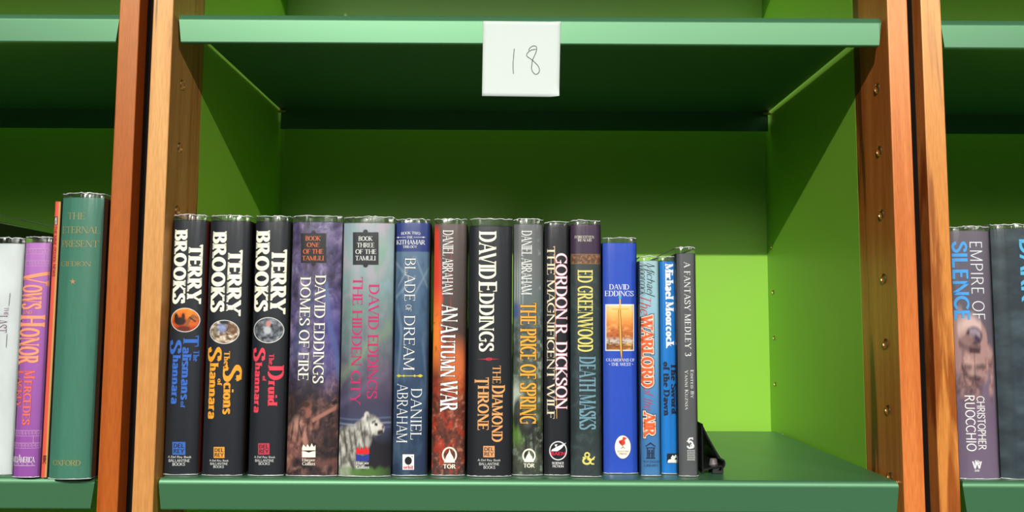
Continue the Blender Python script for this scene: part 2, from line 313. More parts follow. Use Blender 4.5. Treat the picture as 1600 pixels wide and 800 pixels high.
def glyph(ch, f, g=0.0):
    adv, ops = GL[ch]; out = []; S, H, sf, st = f.S, f.H, f.sf, f.st; t = H/2
    low = ch.islower()
    def my(y): return t+y*(1-2*t)
    wf = lambda dx, dy: H+(S-H)*abs(dy)
    def rect(x0, x1, y0, y1): out.append([(x0-g, y0-g), (x1+g, y0-g), (x1+g, y1+g), (x0-g, y1+g)])
    def foot(x, y, w):
        if sf <= 0: return
        up = y > 0.5 if not low else y > 0.4
        y0, y1 = (y-st, y) if up else (y, y+st)
        rect(x-w/2-sf, x+w/2+sf, y0, y1)
        b = min(sf, 0.05)*0.9; yy = y0 if up else y1; s = -1 if up else 1
        out.append([(x-w/2-b, yy), (x+w/2+b, yy), (x+w/2, yy+s*b), (x-w/2, yy+s*b)])
    for o in ops:
        k = o[0]
        if k == V:
            w = H if len(o) > 4 and o[4] == 'h' else S; fe = o[5] if len(o) > 5 else 'tb'
            if w == H: w = max(H, 0.02)
            rect(o[1]-w/2, o[1]+w/2, o[2], o[3])
            if 't' in fe and not (low and o[3] < 0.9 and False): foot(o[1], o[3], w)
            if 'b' in fe: foot(o[1], o[2], w)
        elif k == D_:
            w = S if o[5] == 's' else H; x0, y0, x1, y1 = o[1:5]
            sl = math.hypot(x1-x0, y1-y0)/abs(y1-y0); w = w*sl*0.94/2+g
            ex = (x1-x0)/(y1-y0)*g
            out.append([(x0-w-ex, y0-g), (x0+w-ex, y0-g), (x1+w+ex, y1+g), (x1-w+ex, y1+g)])
        elif k == B:
            y = my(o[3]); rect(o[1]-(0 if o[1] > .1 else 0), o[2], y-H/2, y+H/2)
        elif k == SV:
            if sf > 0:
                x = o[1]; y0, y1 = o[2], o[3]; w = max(H, 0.05)
                if y1 >= 0.99: out.append([(x-w/2-g, y1-H), (x-w/2-g, y1+g), (x+w/2+g, y1+g), (x+w/2+g, y0-g), (x+w/4, y0-g)])
                elif y0 <= 0.01: out.append([(x-w/2-g, y0-g), (x+w/2+g, y0-g), (x+w/2+g, y1+g), (x+w/4, y1+g), (x-w/2-g, y0+H)])
                else: rect(x-w/2, x+w/2, y0+.03, y1-.03)
        elif k == F_: foot(o[1], o[2], S if o[1] > .3 else H)
        elif k == A:
            cx, cy, rx, ry, a0, a1 = o[1:]
            n = max(8, int(abs(a1-a0)/12)); path = []
            for i in range(n+1):
                a = math.radians(a0+(a1-a0)*i/n); path.append((cx+(rx-(S-0.1)*0.25)*math.cos(a), cy+(ry-t)*math.sin(a)))
            out.extend(stroke(path, wf, g))
        elif k == P_:
            path = smooth_path([(p[0], (my(p[1]) if not low else p[1]*(1-t)+t*0.6)) for p in o[1:]])
            out.extend(stroke(path, wf, g))
    if f.lean: out = [[(x+y*f.lean, y) for x, y in q] for q in out]
    return adv*(1.0+max(0, f.S-0.13)*0.7+f.sf*0.35), out
def text_polys(txt, f, g=0.0, track=0.0, small=None):
    """small: letter height of all but each word's first letter (small capitals)"""
    x, out, first = 0.0, [], True
    for ch in txt:
        if ch == ' ': x += 0.30+track; first = True; continue
        a, q = glyph(ch, f, g); k = 1.0
        if small and not first: k = small
        first = False
        out += [[(x+px*k, py*k) for px, py in poly] for poly in q]; x += a*k+track
    return out
def bbox(ps):
    xs = [p[0] for q in ps for p in q]; ys = [p[1] for q in ps for p in q]; return min(xs), max(xs), min(ys), max(ys)

# ------------------------------------------------------------------ numpy picture helpers (printed artwork on the jackets)
def vnoise(x, y, seed=0):
    xi = np.floor(x).astype(np.int64); yi = np.floor(y).astype(np.int64); fx = x-xi; fy = y-yi
    fx = fx*fx*(3-2*fx); fy = fy*fy*(3-2*fy)
    def h(a, b):
        n = (a*374761393+b*668265263+seed*974711) & 0x7fffffff; n = ((n ^ (n >> 13))*1274126177) & 0x7fffffff
        return ((n ^ (n >> 16)) & 0xffff)/65535.0
    return (h(xi, yi)*(1-fx)+h(xi+1, yi)*fx)*(1-fy)+(h(xi, yi+1)*(1-fx)+h(xi+1, yi+1)*fx)*fy
def fbm(x, y, seed=0, o=4):
    s = 0; a = 0.5; tot = 0
    for k in range(o): s = s+a*vnoise(x*2**k, y*2**k, seed+k*17); tot += a; a *= 0.55
    return s/tot
def C(*c): return np.array(lin(c))*0.87
def ramp(t, stops):
    t = np.asarray(t); out = np.zeros(t.shape+(3,)); ts = [s[0] for s in stops]; cs = np.array([C(*s[1]) for s in stops])
    for j in range(3): out[..., j] = np.interp(t, ts, cs[:, j])
    return out
def over(img, mask, col):
    m = np.clip(mask, 0, 1)[..., None]; c = np.asarray(col) if not isinstance(col, tuple) else C(*col)
    return img*(1-m)+c*m
def ell(x, y, cx, cy, rx, ry, soft=0.12, rot=0.0):
    c, s = math.cos(rot), math.sin(rot); dx, dy = x-cx, y-cy; u = (dx*c+dy*s)/rx; v = (-dx*s+dy*c)/ry
    return np.clip((1-np.sqrt(u*u+v*v))/soft+0.5, 0, 1)
def line(x, y, pts, w, soft=0.5):
    m = np.zeros(np.shape(x))
    for (ax, ay), (bx, by) in zip(pts[:-1], pts[1:]):
        dx, dy = bx-ax, by-ay; l = dx*dx+dy*dy+1e-12; t = np.clip(((x-ax)*dx+(y-ay)*dy)/l, 0, 1)
        d = np.hypot(x-ax-t*dx, y-ay-t*dy); m = np.maximum(m, np.clip((w-d)/(w*soft)+0.0, 0, 1))
    return m

# ------------------------------------------------------------------ book builder
M_PAGE = principled('page_edges', (0.74, 0.68, 0.54), 0.8, 0.2)
M_VCOL = bpy.data.materials.new('printed_jacket'); M_VCOL.use_nodes = True
_N, _L, _b = nodes(M_VCOL); _a = _N.new('ShaderNodeVertexColor'); _a.layer_name = 'print'; _L.new(_a.outputs['Color'], _b.inputs['Base Color'])
_b.inputs['Roughness'].default_value = 0.42; _b.inputs['Specular IOR Level'].default_value = 0.25
def clear_film(name, haze, gloss, rough):
    m = bpy.data.materials.new(name); m.use_nodes = True; N, L = m.node_tree.nodes, m.node_tree.links; N.clear()
    out = N.new('ShaderNodeOutputMaterial'); tr = N.new('ShaderNodeBsdfTransparent'); tr.inputs[0].default_value = (0.97, 0.98, 0.98, 1)
    gl = N.new('ShaderNodeBsdfGlossy'); gl.inputs['Roughness'].default_value = rough; gl.inputs[0].default_value = (1, 1, 1, 1)
    df = N.new('ShaderNodeBsdfDiffuse'); df.inputs[0].default_value = (0.8, 0.82, 0.84, 1)
    fr = N.new('ShaderNodeFresnel'); fr.inputs['IOR'].default_value = gloss
    tc = N.new('ShaderNodeTexCoord'); mp = N.new('ShaderNodeMapping'); mp.inputs['Scale'].default_value = (160, 160, 14); nz = N.new('ShaderNodeTexNoise'); nz.inputs['Scale'].default_value = 1.0; nz.inputs['Detail'].default_value = 3
    bp = N.new('ShaderNodeBump'); bp.inputs['Strength'].default_value = 0.35; bp.inputs['Distance'].default_value = 0.002
    L.new(tc.outputs['Object'], mp.inputs[0]); L.new(mp.outputs[0], nz.inputs['Vector']); L.new(nz.outputs['Fac'], bp.inputs['Height'])
    L.new(bp.outputs['Normal'], gl.inputs['Normal'])
    m1 = N.new('ShaderNodeMixShader'); m1.inputs[0].default_value = haze; L.new(tr.outputs[0], m1.inputs[1]); L.new(df.outputs[0], m1.inputs[2])
    m2 = N.new('ShaderNodeMixShader'); L.new(fr.outputs[0], m2.inputs[0]); L.new(m1.outputs[0], m2.inputs[1]); L.new(gl.outputs[0], m2.inputs[2])
    L.new(m2.outputs[0], out.inputs[0]); return m
M_FILM = clear_film('clear_plastic_film', 0.006, 1.40, 0.20)
M_RIM = clear_film('creased_plastic_edge', 0.5, 1.6, 0.18)

def clip_x(q, x0, keep_right):
    out = []
    for i in range(len(q)):
        a, b = q[i], q[(i+1) % len(q)]; ia = (a[0] >= x0) == keep_right; ib = (b[0] >= x0) == keep_right
        if ia: out.append(a)
        if ia != ib: t = (x0-a[0])/(b[0]-a[0]); out.append((x0, a[1]+t*(b[1]-a[1])))
    return out
def slices(q, step):
    lo = min(p[0] for p in q); hi = max(p[0] for p in q)
    if hi-lo <= step: return [q]
    n = int(math.ceil((hi-lo)/step)); out = []; rest = q
    for i in range(1, n):
        x = lo+(hi-lo)*i/n; a = clip_x(rest, x, False); rest = clip_x(rest, x, True)
        if len(a) > 2: out.append(a)
    if len(rest) > 2: out.append(rest)
    return out
class Book:
    def __init__(s, name, label, group, top, bot, y, side, paint, sleeve=0.0045, depth=0.158, bulge=0.06, res=0.0008, rise=None, pw=4.0, seed=0, rounded=False):
        """top / bot: (left px, right px, row) of the spine's ends; y: depth of the spine's front; side: colour of the boards' outer sides"""
        xa, zt = at(top[0], top[2], y); xb, _ = at(top[1], top[2], y); xc, zb = at(bot[0], bot[2], y); xd, _ = at(bot[1], bot[2], y)
        s.x0, s.x1 = (xa+xc)/2, (xb+xd)/2; s.h = zt; s.y = y; s.w = s.x1-s.x0; s.xm = (s.x0+s.x1)/2; s.pw = pw
        s.b = min(0.006, bulge*s.w+0.0012)
        s.root = empty(name, (s.xm, y, 0.0003), label, 'book', group)
        s.ox, s.oz = s.xm, 0.0003
        h, w = s.h, s.w; t = 0.0026; yb = depth
        # cover: spine grid with printed colours, boards
        nx = max(10, int(w/res)); nz = max(20, int(h/res))
        us = np.linspace(-1, 1, nx+1); us = np.sign(us)*(1-(1-np.abs(us))**1.25); zs = np.linspace(0, h, nz+1)
        U, Zg = np.meshgrid(us, zs)
        col = paint((U+1)/2, 1-Zg/h, w, h)
        vs = [(u*w/2, s.prof(u), z) for z in zs for u in us]; n1 = nx+1
        fs = [(r*n1+c, r*n1+c+1, (r+1)*n1+c+1, (r+1)*n1+c) for r in range(nz) for c in range(nx)]; mi = [0]*len(fs)
        k = len(vs); ye = s.prof(1)
        # boards (left, right) as closed boxes and an inner spine wall
        for sg in (-1, 1):
            a, b2 = sg*w/2, sg*(w/2-t); q = len(vs)
            vs += [(a, ye, 0), (a, yb, 0), (b2, yb, 0), (b2, ye, 0), (a, ye, h), (a, yb, h), (b2, yb, h), (b2, ye, h)]
            for f in ((0, 1, 5, 4), (1, 2, 6, 5), (2, 3, 7, 6), (0, 3, 2, 1), (4, 5, 6, 7)): fs.append(tuple(q+i for i in f)); mi.append(1)
        q = len(vs); vs += [(-w/2+t, ye+0.0015, 0), (w/2-t, ye+0.0015, 0), (w/2-t, ye+0.0015, h), (-w/2+t, ye+0.0015, h)]; fs.append((q, q+3, q+2, q+1)); mi.append(1)
        # closing caps between the spine curve and the inner wall
        fs.append(tuple([q+1, q]+list(range(0, n1)))); mi.append(1)
        fs.append(tuple([q+3, q+2]+[nz*n1+c for c in range(nx, -1, -1)])); mi.append(1)
        s.side_mat = ink(side, 0.42)
        o = mesh_obj('cover', vs, fs, [M_VCOL, s.side_mat], s.root, mi)
        for p in o.data.polygons[:nx*nz]: p.use_smooth = True
        at_ = o.data.color_attributes.new('print', 'FLOAT_COLOR', 'POINT')
        buf = np.ones((len(vs), 4)); buf[:n1*(nz+1), :3] = col.reshape(-1, 3); at_.data.foreach_set('color', buf.ravel().astype(np.float32))
        # pages
        px = w/2-t-0.0002; a, b2 = ye+0.0035, yb-0.005
        pv = [(-px, a, .003), (px, a, .003), (px, b2, .003), (-px, b2, .003), (-px, a, h-.003), (px, a, h-.003), (px, b2, h-.003), (-px, b2, h-.003)]
        mesh_obj('page_block', pv, [(0, 3, 2, 1), (4, 5, 6, 7), (0, 1, 5, 4), (1, 2, 6, 5), (2, 3, 7, 6), (3, 0, 4, 7)], M_PAGE, s.root)
        if sleeve:
            s.sleeve(sleeve, yb, seed, rise)
    def prof(s, u): return s.b*np.abs(u)**s.pw if not np.isscalar(u) else s.b*abs(u)**s.pw
    def sleeve(s, ht, yb, seed, rise):
        rng = random.Random(seed); w2 = s.w/2+0.0004; h = s.h; us = [math.sin(PI/2*(i/12-1)) for i in range(25)]
        line_ = [(-w2, yb*f) for f in (0.9, 0.6, 0.3, 0.12)]+[(u*w2, s.prof(u)-0.0007) for u in us]+[(w2, yb*f) for f in (0.12, 0.3, 0.6, 0.9)]
        n = len(line_); off = rng.random()*50
        zl = [0.0002, 0.003, 0.02, h*0.3, h*0.6, h-0.02, h-0.002, h+ht*0.45, h+ht*0.8, h+ht]
        vs, fs, mi = [], [], []
        for j, z in enumerate(zl):
            for i, (x, y) in enumerate(line_):
                k = max(0, (z-h)/ht) if ht else 0
                front = 4 <= i < 29
                wob = float(0.6*vnoise(np.array(x*260+off), np.array(j*0.7+3.0), seed)+0.7*vnoise(np.array(x*900+off), np.array(j*0.9+1.0), seed+3)-0.65)
                dz = 0.0018*wob*k + (0.0006*(1-abs(x)/w2) if k > 0 else 0)
                dy = (0.0013*wob*k+0.0006*k) if front else 0.0
                if front and j == 0: dy += -0.0002
                vs.append((x*(1-0.02*k), y+dy, z+dz))
        for j in range(len(zl)-1):
            for i in range(n-1): fs.append((j*n+i, j*n+i+1, (j+1)*n+i+1, (j+1)*n+i)); mi.append(0)
        # creased rims: narrow beads along the upper and lower folded edges of the film
        for row, r in ((len(zl)-1, 0.00050), (0, 0.00040)):
            base = len(vs); m = 5
            for i in range(n):
                x, y, z = vs[row*n+i]; rr = r*(0.6+0.9*float(vnoise(np.array(i*0.9+off), np.array(row*1.0), seed+5)))
                for k in range(m):
                    a = 2*PI*k/m; vs.append((x, y+rr*math.cos(a), z+rr*math.sin(a)*(1.1)+(rr if row == 0 else 0)))
            for i in range(n-1):
                for k in range(m): fs.append((base+i*m+k, base+i*m+(k+1) % m, base+(i+1)*m+(k+1) % m, base+(i+1)*m+k)); mi.append(1)
        o = mesh_obj('clear_sleeve', vs, fs, [M_FILM, M_RIM], s.root, mi, smooth=True)
    # --- printing on the spine; boxes are (left, right, top, bottom) px
    def to_local(s, px, py, lift=0.00030):
        x, z = at(px, py, s.y); return x-s.ox, z-s.oz
    def lay(s, name, layers, label=None, lift=0.00036):
        """layers: [(colour, polys in local x, z)] drawn one over the other as a thin film of ink on the spine"""
        vs, fs, mi, mats = [], [], [], []
        for li, (c, polys) in enumerate(layers):
            m = c if not isinstance(c, tuple) else ink(c)
            if m not in mats: mats.append(m)
            k = mats.index(m)
            for q in polys:
                if abs(sum(q[i][0]*q[(i+1) % len(q)][1]-q[(i+1) % len(q)][0]*q[i][1] for i in range(len(q)))) < 1e-12: continue
                ar = sum(q[i][0]*q[(i+1) % len(q)][1]-q[(i+1) % len(q)][0]*q[i][1] for i in range(len(q)))
                if ar < 0: q = q[::-1]
                for q2 in slices(q, 0.0014):
                    b = len(vs)
                    for x, z in q2:
                        u = max(-0.999, min(0.999, x/(s.w/2))); vs.append((x, s.prof(u)-lift-0.00006*li, z))
                    fs.append(tuple(range(b, b+len(q2)))); mi.append(k)
        o = mesh_obj(name, vs, fs, mats, s.root, mi)
        if label: o['label'] = label
        return o
    def down(s, txt, box, f=SERIF, g=0.0, track=0.0, small=None):
        """text reading downwards (letter tops to the right) filling box"""
        l, r, t, b = box; mid = (t+b)/2; x0, _ = s.to_local(l, mid); x1, _ = s.to_local(r, mid); _, zt = s.to_local((l+r)/2, t); _, zb = s.to_local((l+r)/2, b)
        ps = text_polys(txt, f, 0, track, small); bx0, bx1, by0, by1 = bbox(ps)
        if g: ps = text_polys(txt, f, g, track, small)
        return [[(x0+(p[1]-by0)/(by1-by0)*(x1-x0), zt+(p[0]-bx0)/(bx1-bx0)*(zb-zt)) for p in q] for q in ps]
    def across(s, txt, box, f=SERIF, g=0.0, track=0.0, arch=0.0, small=None):
        l, r, t, b = box; x0, zt = s.to_local(l, t); x1, zb = s.to_local(r, b)
        ps = text_polys(txt, f, 0, track, small); bx0, bx1, by0, by1 = bbox(ps)
        if g: ps = text_polys(txt, f, g, track, small)
        out = []
        for q in ps:
            pq = []
            for p in q:
                a = (p[0]-bx0)/(bx1-bx0); pq.append((x0+a*(x1-x0), zb+(p[1]-by0)/(by1-by0)*(zt-zb)+arch*(1-(2*a-1)**2)))
            out.append(pq)
        return out
    def poly(s, pts): return [s.to_local(*p) for p in pts]
    def box(s, l, r, t, b): return s.poly([(l, b), (r, b), (r, t), (l, t)])
    def oval(s, cx, cy, rx, ry, n=40): return s.poly([(cx+rx*math.cos(2*PI*k/n), cy-ry*math.sin(2*PI*k/n)) for k in range(n)])
    def ring(s, cx, cy, rx, ry, w, n=40, a0=0, a1=360):
        out = []
        for k in range(n):
            p = []
            for kk, d in ((k, 0), (k+1, 0), (k+1, w), (k, w)):
                a = math.radians(a0+(a1-a0)*kk/n); p.append((cx+(rx-d)*math.cos(a), cy-(ry-d)*math.sin(a)))
            out.append(s.poly(p))
        return out
    def path(s, pts, w, sm=True):
        pp = smooth_path(pts) if sm else pts
        return [s.poly(q) for q in stroke(pp, lambda a, b: w)]
    def picture(s, name, cx, cy, rx, ry, fun, n=26, label=None, square=False):
        """small printed picture, oval or square; fun(x, y) with x, y in -1..1 (y up)"""
        vs, fs, cols = [], [], []; lift = 0.00034
        if square:
            g = np.linspace(-1, 1, n+1); gx, gy = np.meshgrid(g, np.linspace(-1, 1, int(n*ry/rx)+1)); m1 = n+1
            X, Y = gx.ravel(), gy.ravel(); rows = gx.shape[0]
            fs = [(r*m1+c, r*m1+c+1, (r+1)*m1+c+1, (r+1)*m1+c) for r in range(rows-1) for c in range(n)]
        else:
            X, Y = [0.0], [0.0]; m = 64
            for r in range(1, n+1):
                for k in range(m): X.append(r/n*math.cos(2*PI*k/m)); Y.append(r/n*math.sin(2*PI*k/m))
            X, Y = np.array(X), np.array(Y)
            fs = [(0, 1+k, 1+(k+1) % m) for k in range(m)]
            for r in range(n-1):
                for k in range(m): fs.append((1+r*m+k, 1+(r+1)*m+k, 1+(r+1)*m+(k+1) % m, 1+r*m+(k+1) % m))
        col = fun(X, Y)
        for x, y in zip(X, Y):
            lx, lz = s.to_local(cx+x*rx, cy-y*ry); u = max(-.999, min(.999, lx/(s.w/2))); vs.append((lx, s.prof(u)-lift, lz))
        o = mesh_obj(name, vs, fs, M_VCOL, s.root, smooth=False)
        a = o.data.color_attributes.new('print', 'FLOAT_COLOR', 'POINT'); buf = np.ones((len(vs), 4)); buf[:, :3] = col; a.data.foreach_set('color', buf.ravel().astype(np.float32))
        if label: o['label'] = label
        return o
def zoomed(x0, y0, k):
    def f(l, r, t, b): return (x0+l/k, x0+r/k, y0+t/k, y0+b/k)
    f.p = lambda x, y: (x0+x/k, y0+y/k); f.k = k
    return f
za, zb_, zc, zd = zoomed(250, 320, 3.3333), zoomed(250, 520, 3.3333), zoomed(440, 320, 3.3333), zoomed(440, 520, 3.3333)
ze, zf, zg, zh = zoomed(660, 320, 3.3333), zoomed(660, 520, 3.3333), zoomed(830, 330, 3.636), zoomed(830, 540, 3.636)
zi, zj, zk, zl_ = zoomed(980, 360, 4), zoomed(980, 560, 4), zoomed(1440, 330, 3.2), zoomed(1440, 560, 3.3333)
zm, zn, zo = zoomed(0, 320, 5), zoomed(0, 460, 5), zoomed(0, 600, 4)
def flat(c, var=0.0, seed=0, edge=None):
    def f(u, t, w, h):
        b = np.zeros(u.shape+(3,))+C(*c)
        if var: b = b*(1+var*(fbm(u*w*900, t*h*120, seed)-0.5)[..., None]*2)
        return b
    return f
ROW = 'hardcover books on the middle shelf'
CREAM, WHITE = (250, 247, 228), (245, 245, 242)
DARK = (28, 33, 41)
def imprint(bk, z, logo, c, lines, cdark=DARK):
    l, r, t, b = z(*logo); L = [(c, [bk.box(l, r, t, b)])]; hh = b-t; ww = r-l; dk = []
    dk += bk.across('DEL', (l+ww*.10, r-ww*.10, t+hh*.12, t+hh*.46), SANSB); dk += bk.across('REY', (l+ww*.10, r-ww*.08, t+hh*.54, t+hh*.88), SANSB)
    L.append((cdark, dk)); bk.lay('publisher_emblem', L, 'coloured square emblem with dark letters')
    ps = []
    for tx, bx in lines: ps += bk.across(tx, z(*bx), FINE)
    bk.lay('publisher_lettering', [(WHITE, ps)])
def oval_pic(bk, z, cx, cy, rx, ry, fun, label):
    x, y = z.p(cx, cy); k = z.k; rx, ry = rx/k, ry/k
    bk.picture('oval_picture', x, y, rx, ry, fun, label=label)
    bk.lay('oval_frame', [((225, 222, 215), bk.ring(x, y, rx+0.5, ry+0.5, 1.2))], lift=0.00040)

# -- 1
b = Book('hardcover_book', 'leftmost book of the middle row, black spine with blue title and orange oval picture', ROW, (269, 321.5, 344), (255, 307.5, 744), 0.0125, (150, 45, 25), flat(DARK), seed=1)
b.lay('author_lettering', [(CREAM, b.down('TERRY', za(145, 217, 207, 517), HEAVY)+b.down('BROOKS', za(68, 138, 128, 517), HEAVY))], 'cream lettering')
BL = (58, 112, 200)
b.lay('title_lettering', [(BL, b.down('The', zb_(174, 201, 92, 150), BOLD)+b.down('T', zb_(122, 200, 14, 72), DISPLAY)+b.down('alismans', zb_(112, 160, 74, 350), DISPLAY)+b.down('of', zb_(108, 131, 356, 392), BOLD)
      +b.down('S', zb_(48, 113, 36, 112), DISPLAY)+b.down('hannara', zb_(60, 104, 113, 372), DISPLAY))], 'blue lettering')
def pic(x, y):
    n = fbm(x*3+5, y*3, 3); im = ramp(n*0.5+0.5*(y*.5+.5), [(0, (120, 30, 10)), (.45, (205, 80, 20)), (.75, (240, 150, 40)), (1, (250, 190, 90))])
    im = over(im, ell(x, y, -.35, -.1, .42, .34, .4), (45, 22, 15)); im = over(im, ell(x, y, -.62, .25, .14, .34, .5), (40, 20, 14)); im = over(im, ell(x, y, -.12, .3, .12, .28, .5), (60, 28, 15))
    im = over(im, line(x, y, [(.1, -.5), (.3, .1), (.55, .35), (.75, .2)], .16), (150, 95, 45)); im = over(im, line(x, y, [(.35, .2), (.7, -.1)], .1), (90, 50, 25)); im = over(im, ell(x, y, -.1, -.75, .5, .25, .5), (110, 40, 15))
    return im
oval_pic(b, za, 131, 600, 75, 62, pic, 'orange oval picture')
imprint(b, zb_, (65, 133, 568, 635), (60, 112, 195), [('A Del Rey Book', (40, 163, 640, 656)), ('BALLANTINE', (45, 155, 658, 673)), ('BOOKS', (66, 131, 676, 692))])
# -- 2
b = Book('hardcover_book', 'second book from the left in the middle row, black spine with orange yellow title', ROW, (327.5, 387, 345), (315, 379, 745), 0.010, (62, 52, 48), flat(DARK), seed=2)
b.lay('author_lettering', [(CREAM, b.down('TERRY', za(350, 425, 235, 580), HEAVY)+b.down('BROOKS', za(266, 342, 138, 560), HEAVY))], 'cream lettering')
OR = (240, 170, 48)
b.lay('title_lettering', [(OR, b.down('The', zb_(334, 364, 96, 168), BOLD)+b.down('S', zb_(328, 424, 165, 256), DISPLAY)+b.down('cions', zb_(328, 382, 258, 425), DISPLAY)+b.down('of', zb_(300, 324, 238, 276), BOLD)
      +b.down('S', zb_(246, 322, 73, 152), DISPLAY)+b.down('hannara', zb_(252, 300, 154, 450), DISPLAY))], 'orange yellow lettering')
def pic(x, y):
    n = fbm(x*5+1, y*5, 9); im = ramp(n, [(.2, (60, 45, 40)), (.45, (140, 110, 85)), (.6, (205, 190, 165)), (.8, (235, 230, 220))])
    im = over(im, ell(x, y, -.15, .35, .3, .4, .8)*.8, (135, 155, 205)); im = over(im, ell(x, y, .55, .2, .3, .4, .5)*.8, (120, 80, 50)); im = over(im, ell(x, y, 0, .95, .35, .3, .4), (50, 50, 55)); im = over(im, ell(x, y, -.6, 0, .2, .5, .5)*.7, (90, 85, 60))
    return im
oval_pic(b, za, 335, 662, 77, 61, pic, 'pale brown and blue oval picture')
imprint(b, zb_, (280, 337, 594, 652), (232, 165, 60), [('A Del Rey Book', (257, 358, 660, 673)), ('BALLANTINE', (262, 353, 675, 688)), ('BOOKS', (279, 333, 691, 704))])
# -- 3
b = Book('hardcover_book', 'third book from the left in the middle row, black spine with pinkish red title', ROW, (397.5, 449.5, 346), (388.5, 443.5, 745), 0.010, (70, 70, 66), flat(DARK), seed=3)
b.lay('author_lettering', [(CREAM, b.down('TERRY', za(578, 656, 232, 570), HEAVY)+b.down('BROOKS', za(492, 568, 133, 558), HEAVY))], 'cream lettering')
RD = (232, 70, 92)
b.lay('title_lettering', [(RD, b.down('The', zb_(568, 594, 110, 167), BOLD)+b.down('D', zb_(562, 643, 168, 246), DISPLAY)+b.down('ruid', zb_(562, 612, 248, 382), DISPLAY)+b.down('of', zb_(535, 554, 225, 252), BOLD)
      +b.down('S', zb_(483, 549, 77, 150), DISPLAY)+b.down('hannara', zb_(490, 528, 152, 418), DISPLAY))], 'pinkish red lettering')
def pic(x, y):
    n = fbm(x*5+8, y*5, 21); im = ramp(n, [(.25, (40, 48, 50)), (.5, (100, 108, 112)), (.7, (150, 150, 165)), (.9, (190, 195, 200))])
    im = over(im, ell(x, y, 0, .5, .16, .25, .5), (205, 140, 130)); im = over(im, ell(x, y, -.05, 0, .25, .3, .5), (190, 195, 200)); im = over(im, ell(x, y, .5, .1, .2, .4, .5)*.7, (45, 50, 60)); im = over(im, ell(x, y, -.6, .2, .15, .6, .5)*.6, (70, 70, 66))
    return im
oval_pic(b, za, 565, 653, 79, 66, pic, 'grey oval picture')
imprint(b, zb_, (512, 571, 575, 634), (205, 60, 82), [('A Del Rey Book', (490, 600, 641, 656)), ('BALLANTINE', (496, 593, 658, 672)), ('BOOKS', (515, 572, 674, 688))])
# -- 4
def paint(u, t, w, h):
    n = fbm(u*5, t*16, 4); m = fbm(u*9+20, t*46+n*4, 7); q = fbm(u*14, t*28+6*n, 31)
    top = ramp(n*0.55+m*0.45, [(.25, (40, 34, 58)), (.45, (88, 78, 118)), (.6, (125, 112, 150)), (.8, (165, 158, 190))])
    top = over(top, np.clip((q-.56)*9, 0, 1)*.6, (75, 62, 70)); top = over(top, line(u, t, [(.72, .28), (.8, .42), (.92, .5), (1., .6)], .05)*.8, (105, 130, 170)); top = over(top, line(u, t, [(.12, .5), (.3, .42), (.42, .3)], .07)*.6, (70, 85, 120))
    top = over(top, ell(u, t, .82, .45, .25, .16, .9)*.55, (78, 72, 150))
    low = ramp(m*.6+q*.4, [(.3, (28, 22, 24)), (.45, (66, 48, 48)), (.6, (118, 82, 76)), (.78, (165, 125, 115))])
    k = np.clip((t-.60+(.12*(n-.5)))*9, 0, 1)[..., None]; im = top*(1-k)+low*k
    im = over(im, ell(u, t, .25, .66, .35, .10, .7)*.6, (30, 24, 28))
    sk = ramp(m*.5+q*.5, [(.35, (70, 44, 42)), (.5, (128, 86, 76)), (.62, (165, 118, 104)), (.8, (190, 145, 130))])                    # crouching figure in red-brown
    body = np.maximum.reduce([ell(u, t, .36, .765, .13, .036, .3), ell(u, t, .24, .83, .22, .05, .35), ell(u, t, .35, .875, .13, .045, .35), line(u, t, [(.3, .80), (.52, .79), (.62, .78)], .04, .4), line(u, t, [(.2, .87), (.02, .92)], .07, .4)])
    halo = np.maximum(ell(u, t, .34, .80, .5, .12, .8), ell(u, t, .6, .9, .5, .06, .8)); im = over(im, halo*.65, (38, 30, 34)); im = im*(1-body[..., None])+sk*body[..., None]
    im = over(im, ell(u, t, .40, .728, .085, .020, .35), (128, 80, 64)); im = over(im, ell(u, t, .37, .722, .075, .012, .5), (70, 42, 34)); im = over(im, ell(u, t, .20, .80, .10, .03, .9)*.6, (206, 160, 142)); im = over(im, ell(u, t, .38, .86, .06, .03, .9)*.5, (200, 150, 132))
    for pth in ([(.27, .755), (.23, .80), (.3, .84)], [(.42, .79), (.40, .83), (.46, .87)], [(.12, .80), (.08, .86)], [(.3, .87), (.36, .9), (.5, .9)], [(.24, .81), (.22, .86)]): im = over(im, line(u, t, pth, .018, .7)*.75, (34, 24, 26))
    im = over(im, line(u, t, [(.5, .785), (.95, .735)], .012, .6), (170, 118, 104)); im = over(im, ell(u, t, .42, .755, .05, .018, .4), (150, 95, 80))
    im = over(im, line(u, t, [(.0, .90), (.4, .93), (.7, .955), (1, .94)], .02, .7)*.6, (130, 85, 78))
    return im*1.0
b = Book('hardcover_book', 'book with purple grey mountain artwork, crouching figure and a black badge lettered in orange', ROW, (454.5, 531.5, 347), (448.5, 528.5, 745), 0.0095, (60, 55, 70), paint, sleeve=0.0055, seed=4, bulge=0.05)
OG = (238, 120, 60)
l, r, t, bb = zc(100, 232, 148, 302)
b.lay('series_badge', [((32, 30, 34), [b.box(l, r, t, bb), b.oval(*zc.p(166, 306), 3.6, 4.2, 16), b.oval(*zc.p(166, 146), 3.6, 4.2, 16)]),
   (OG, b.across('BOOK', zc(125, 205, 163, 187), SERIF)+b.across('ONE', zc(132, 197, 197, 220), SERIF)+b.across('OF THE', zc(112, 217, 231, 255), SERIF)+b.across('TAMULI', zc(107, 220, 266, 290), SERIF))], 'black badge with orange lettering')
sh = (25, 22, 30)
dv = (490.5, 507.5, 429.5, 599); tv = (467.5, 484, 432.5, 594)
b.lay('author_lettering', [(sh, b.down('DAVID EDDINGS', dv, SERIF, .022)), (CREAM, b.down('DAVID EDDINGS', dv, SERIF))], 'cream lettering')
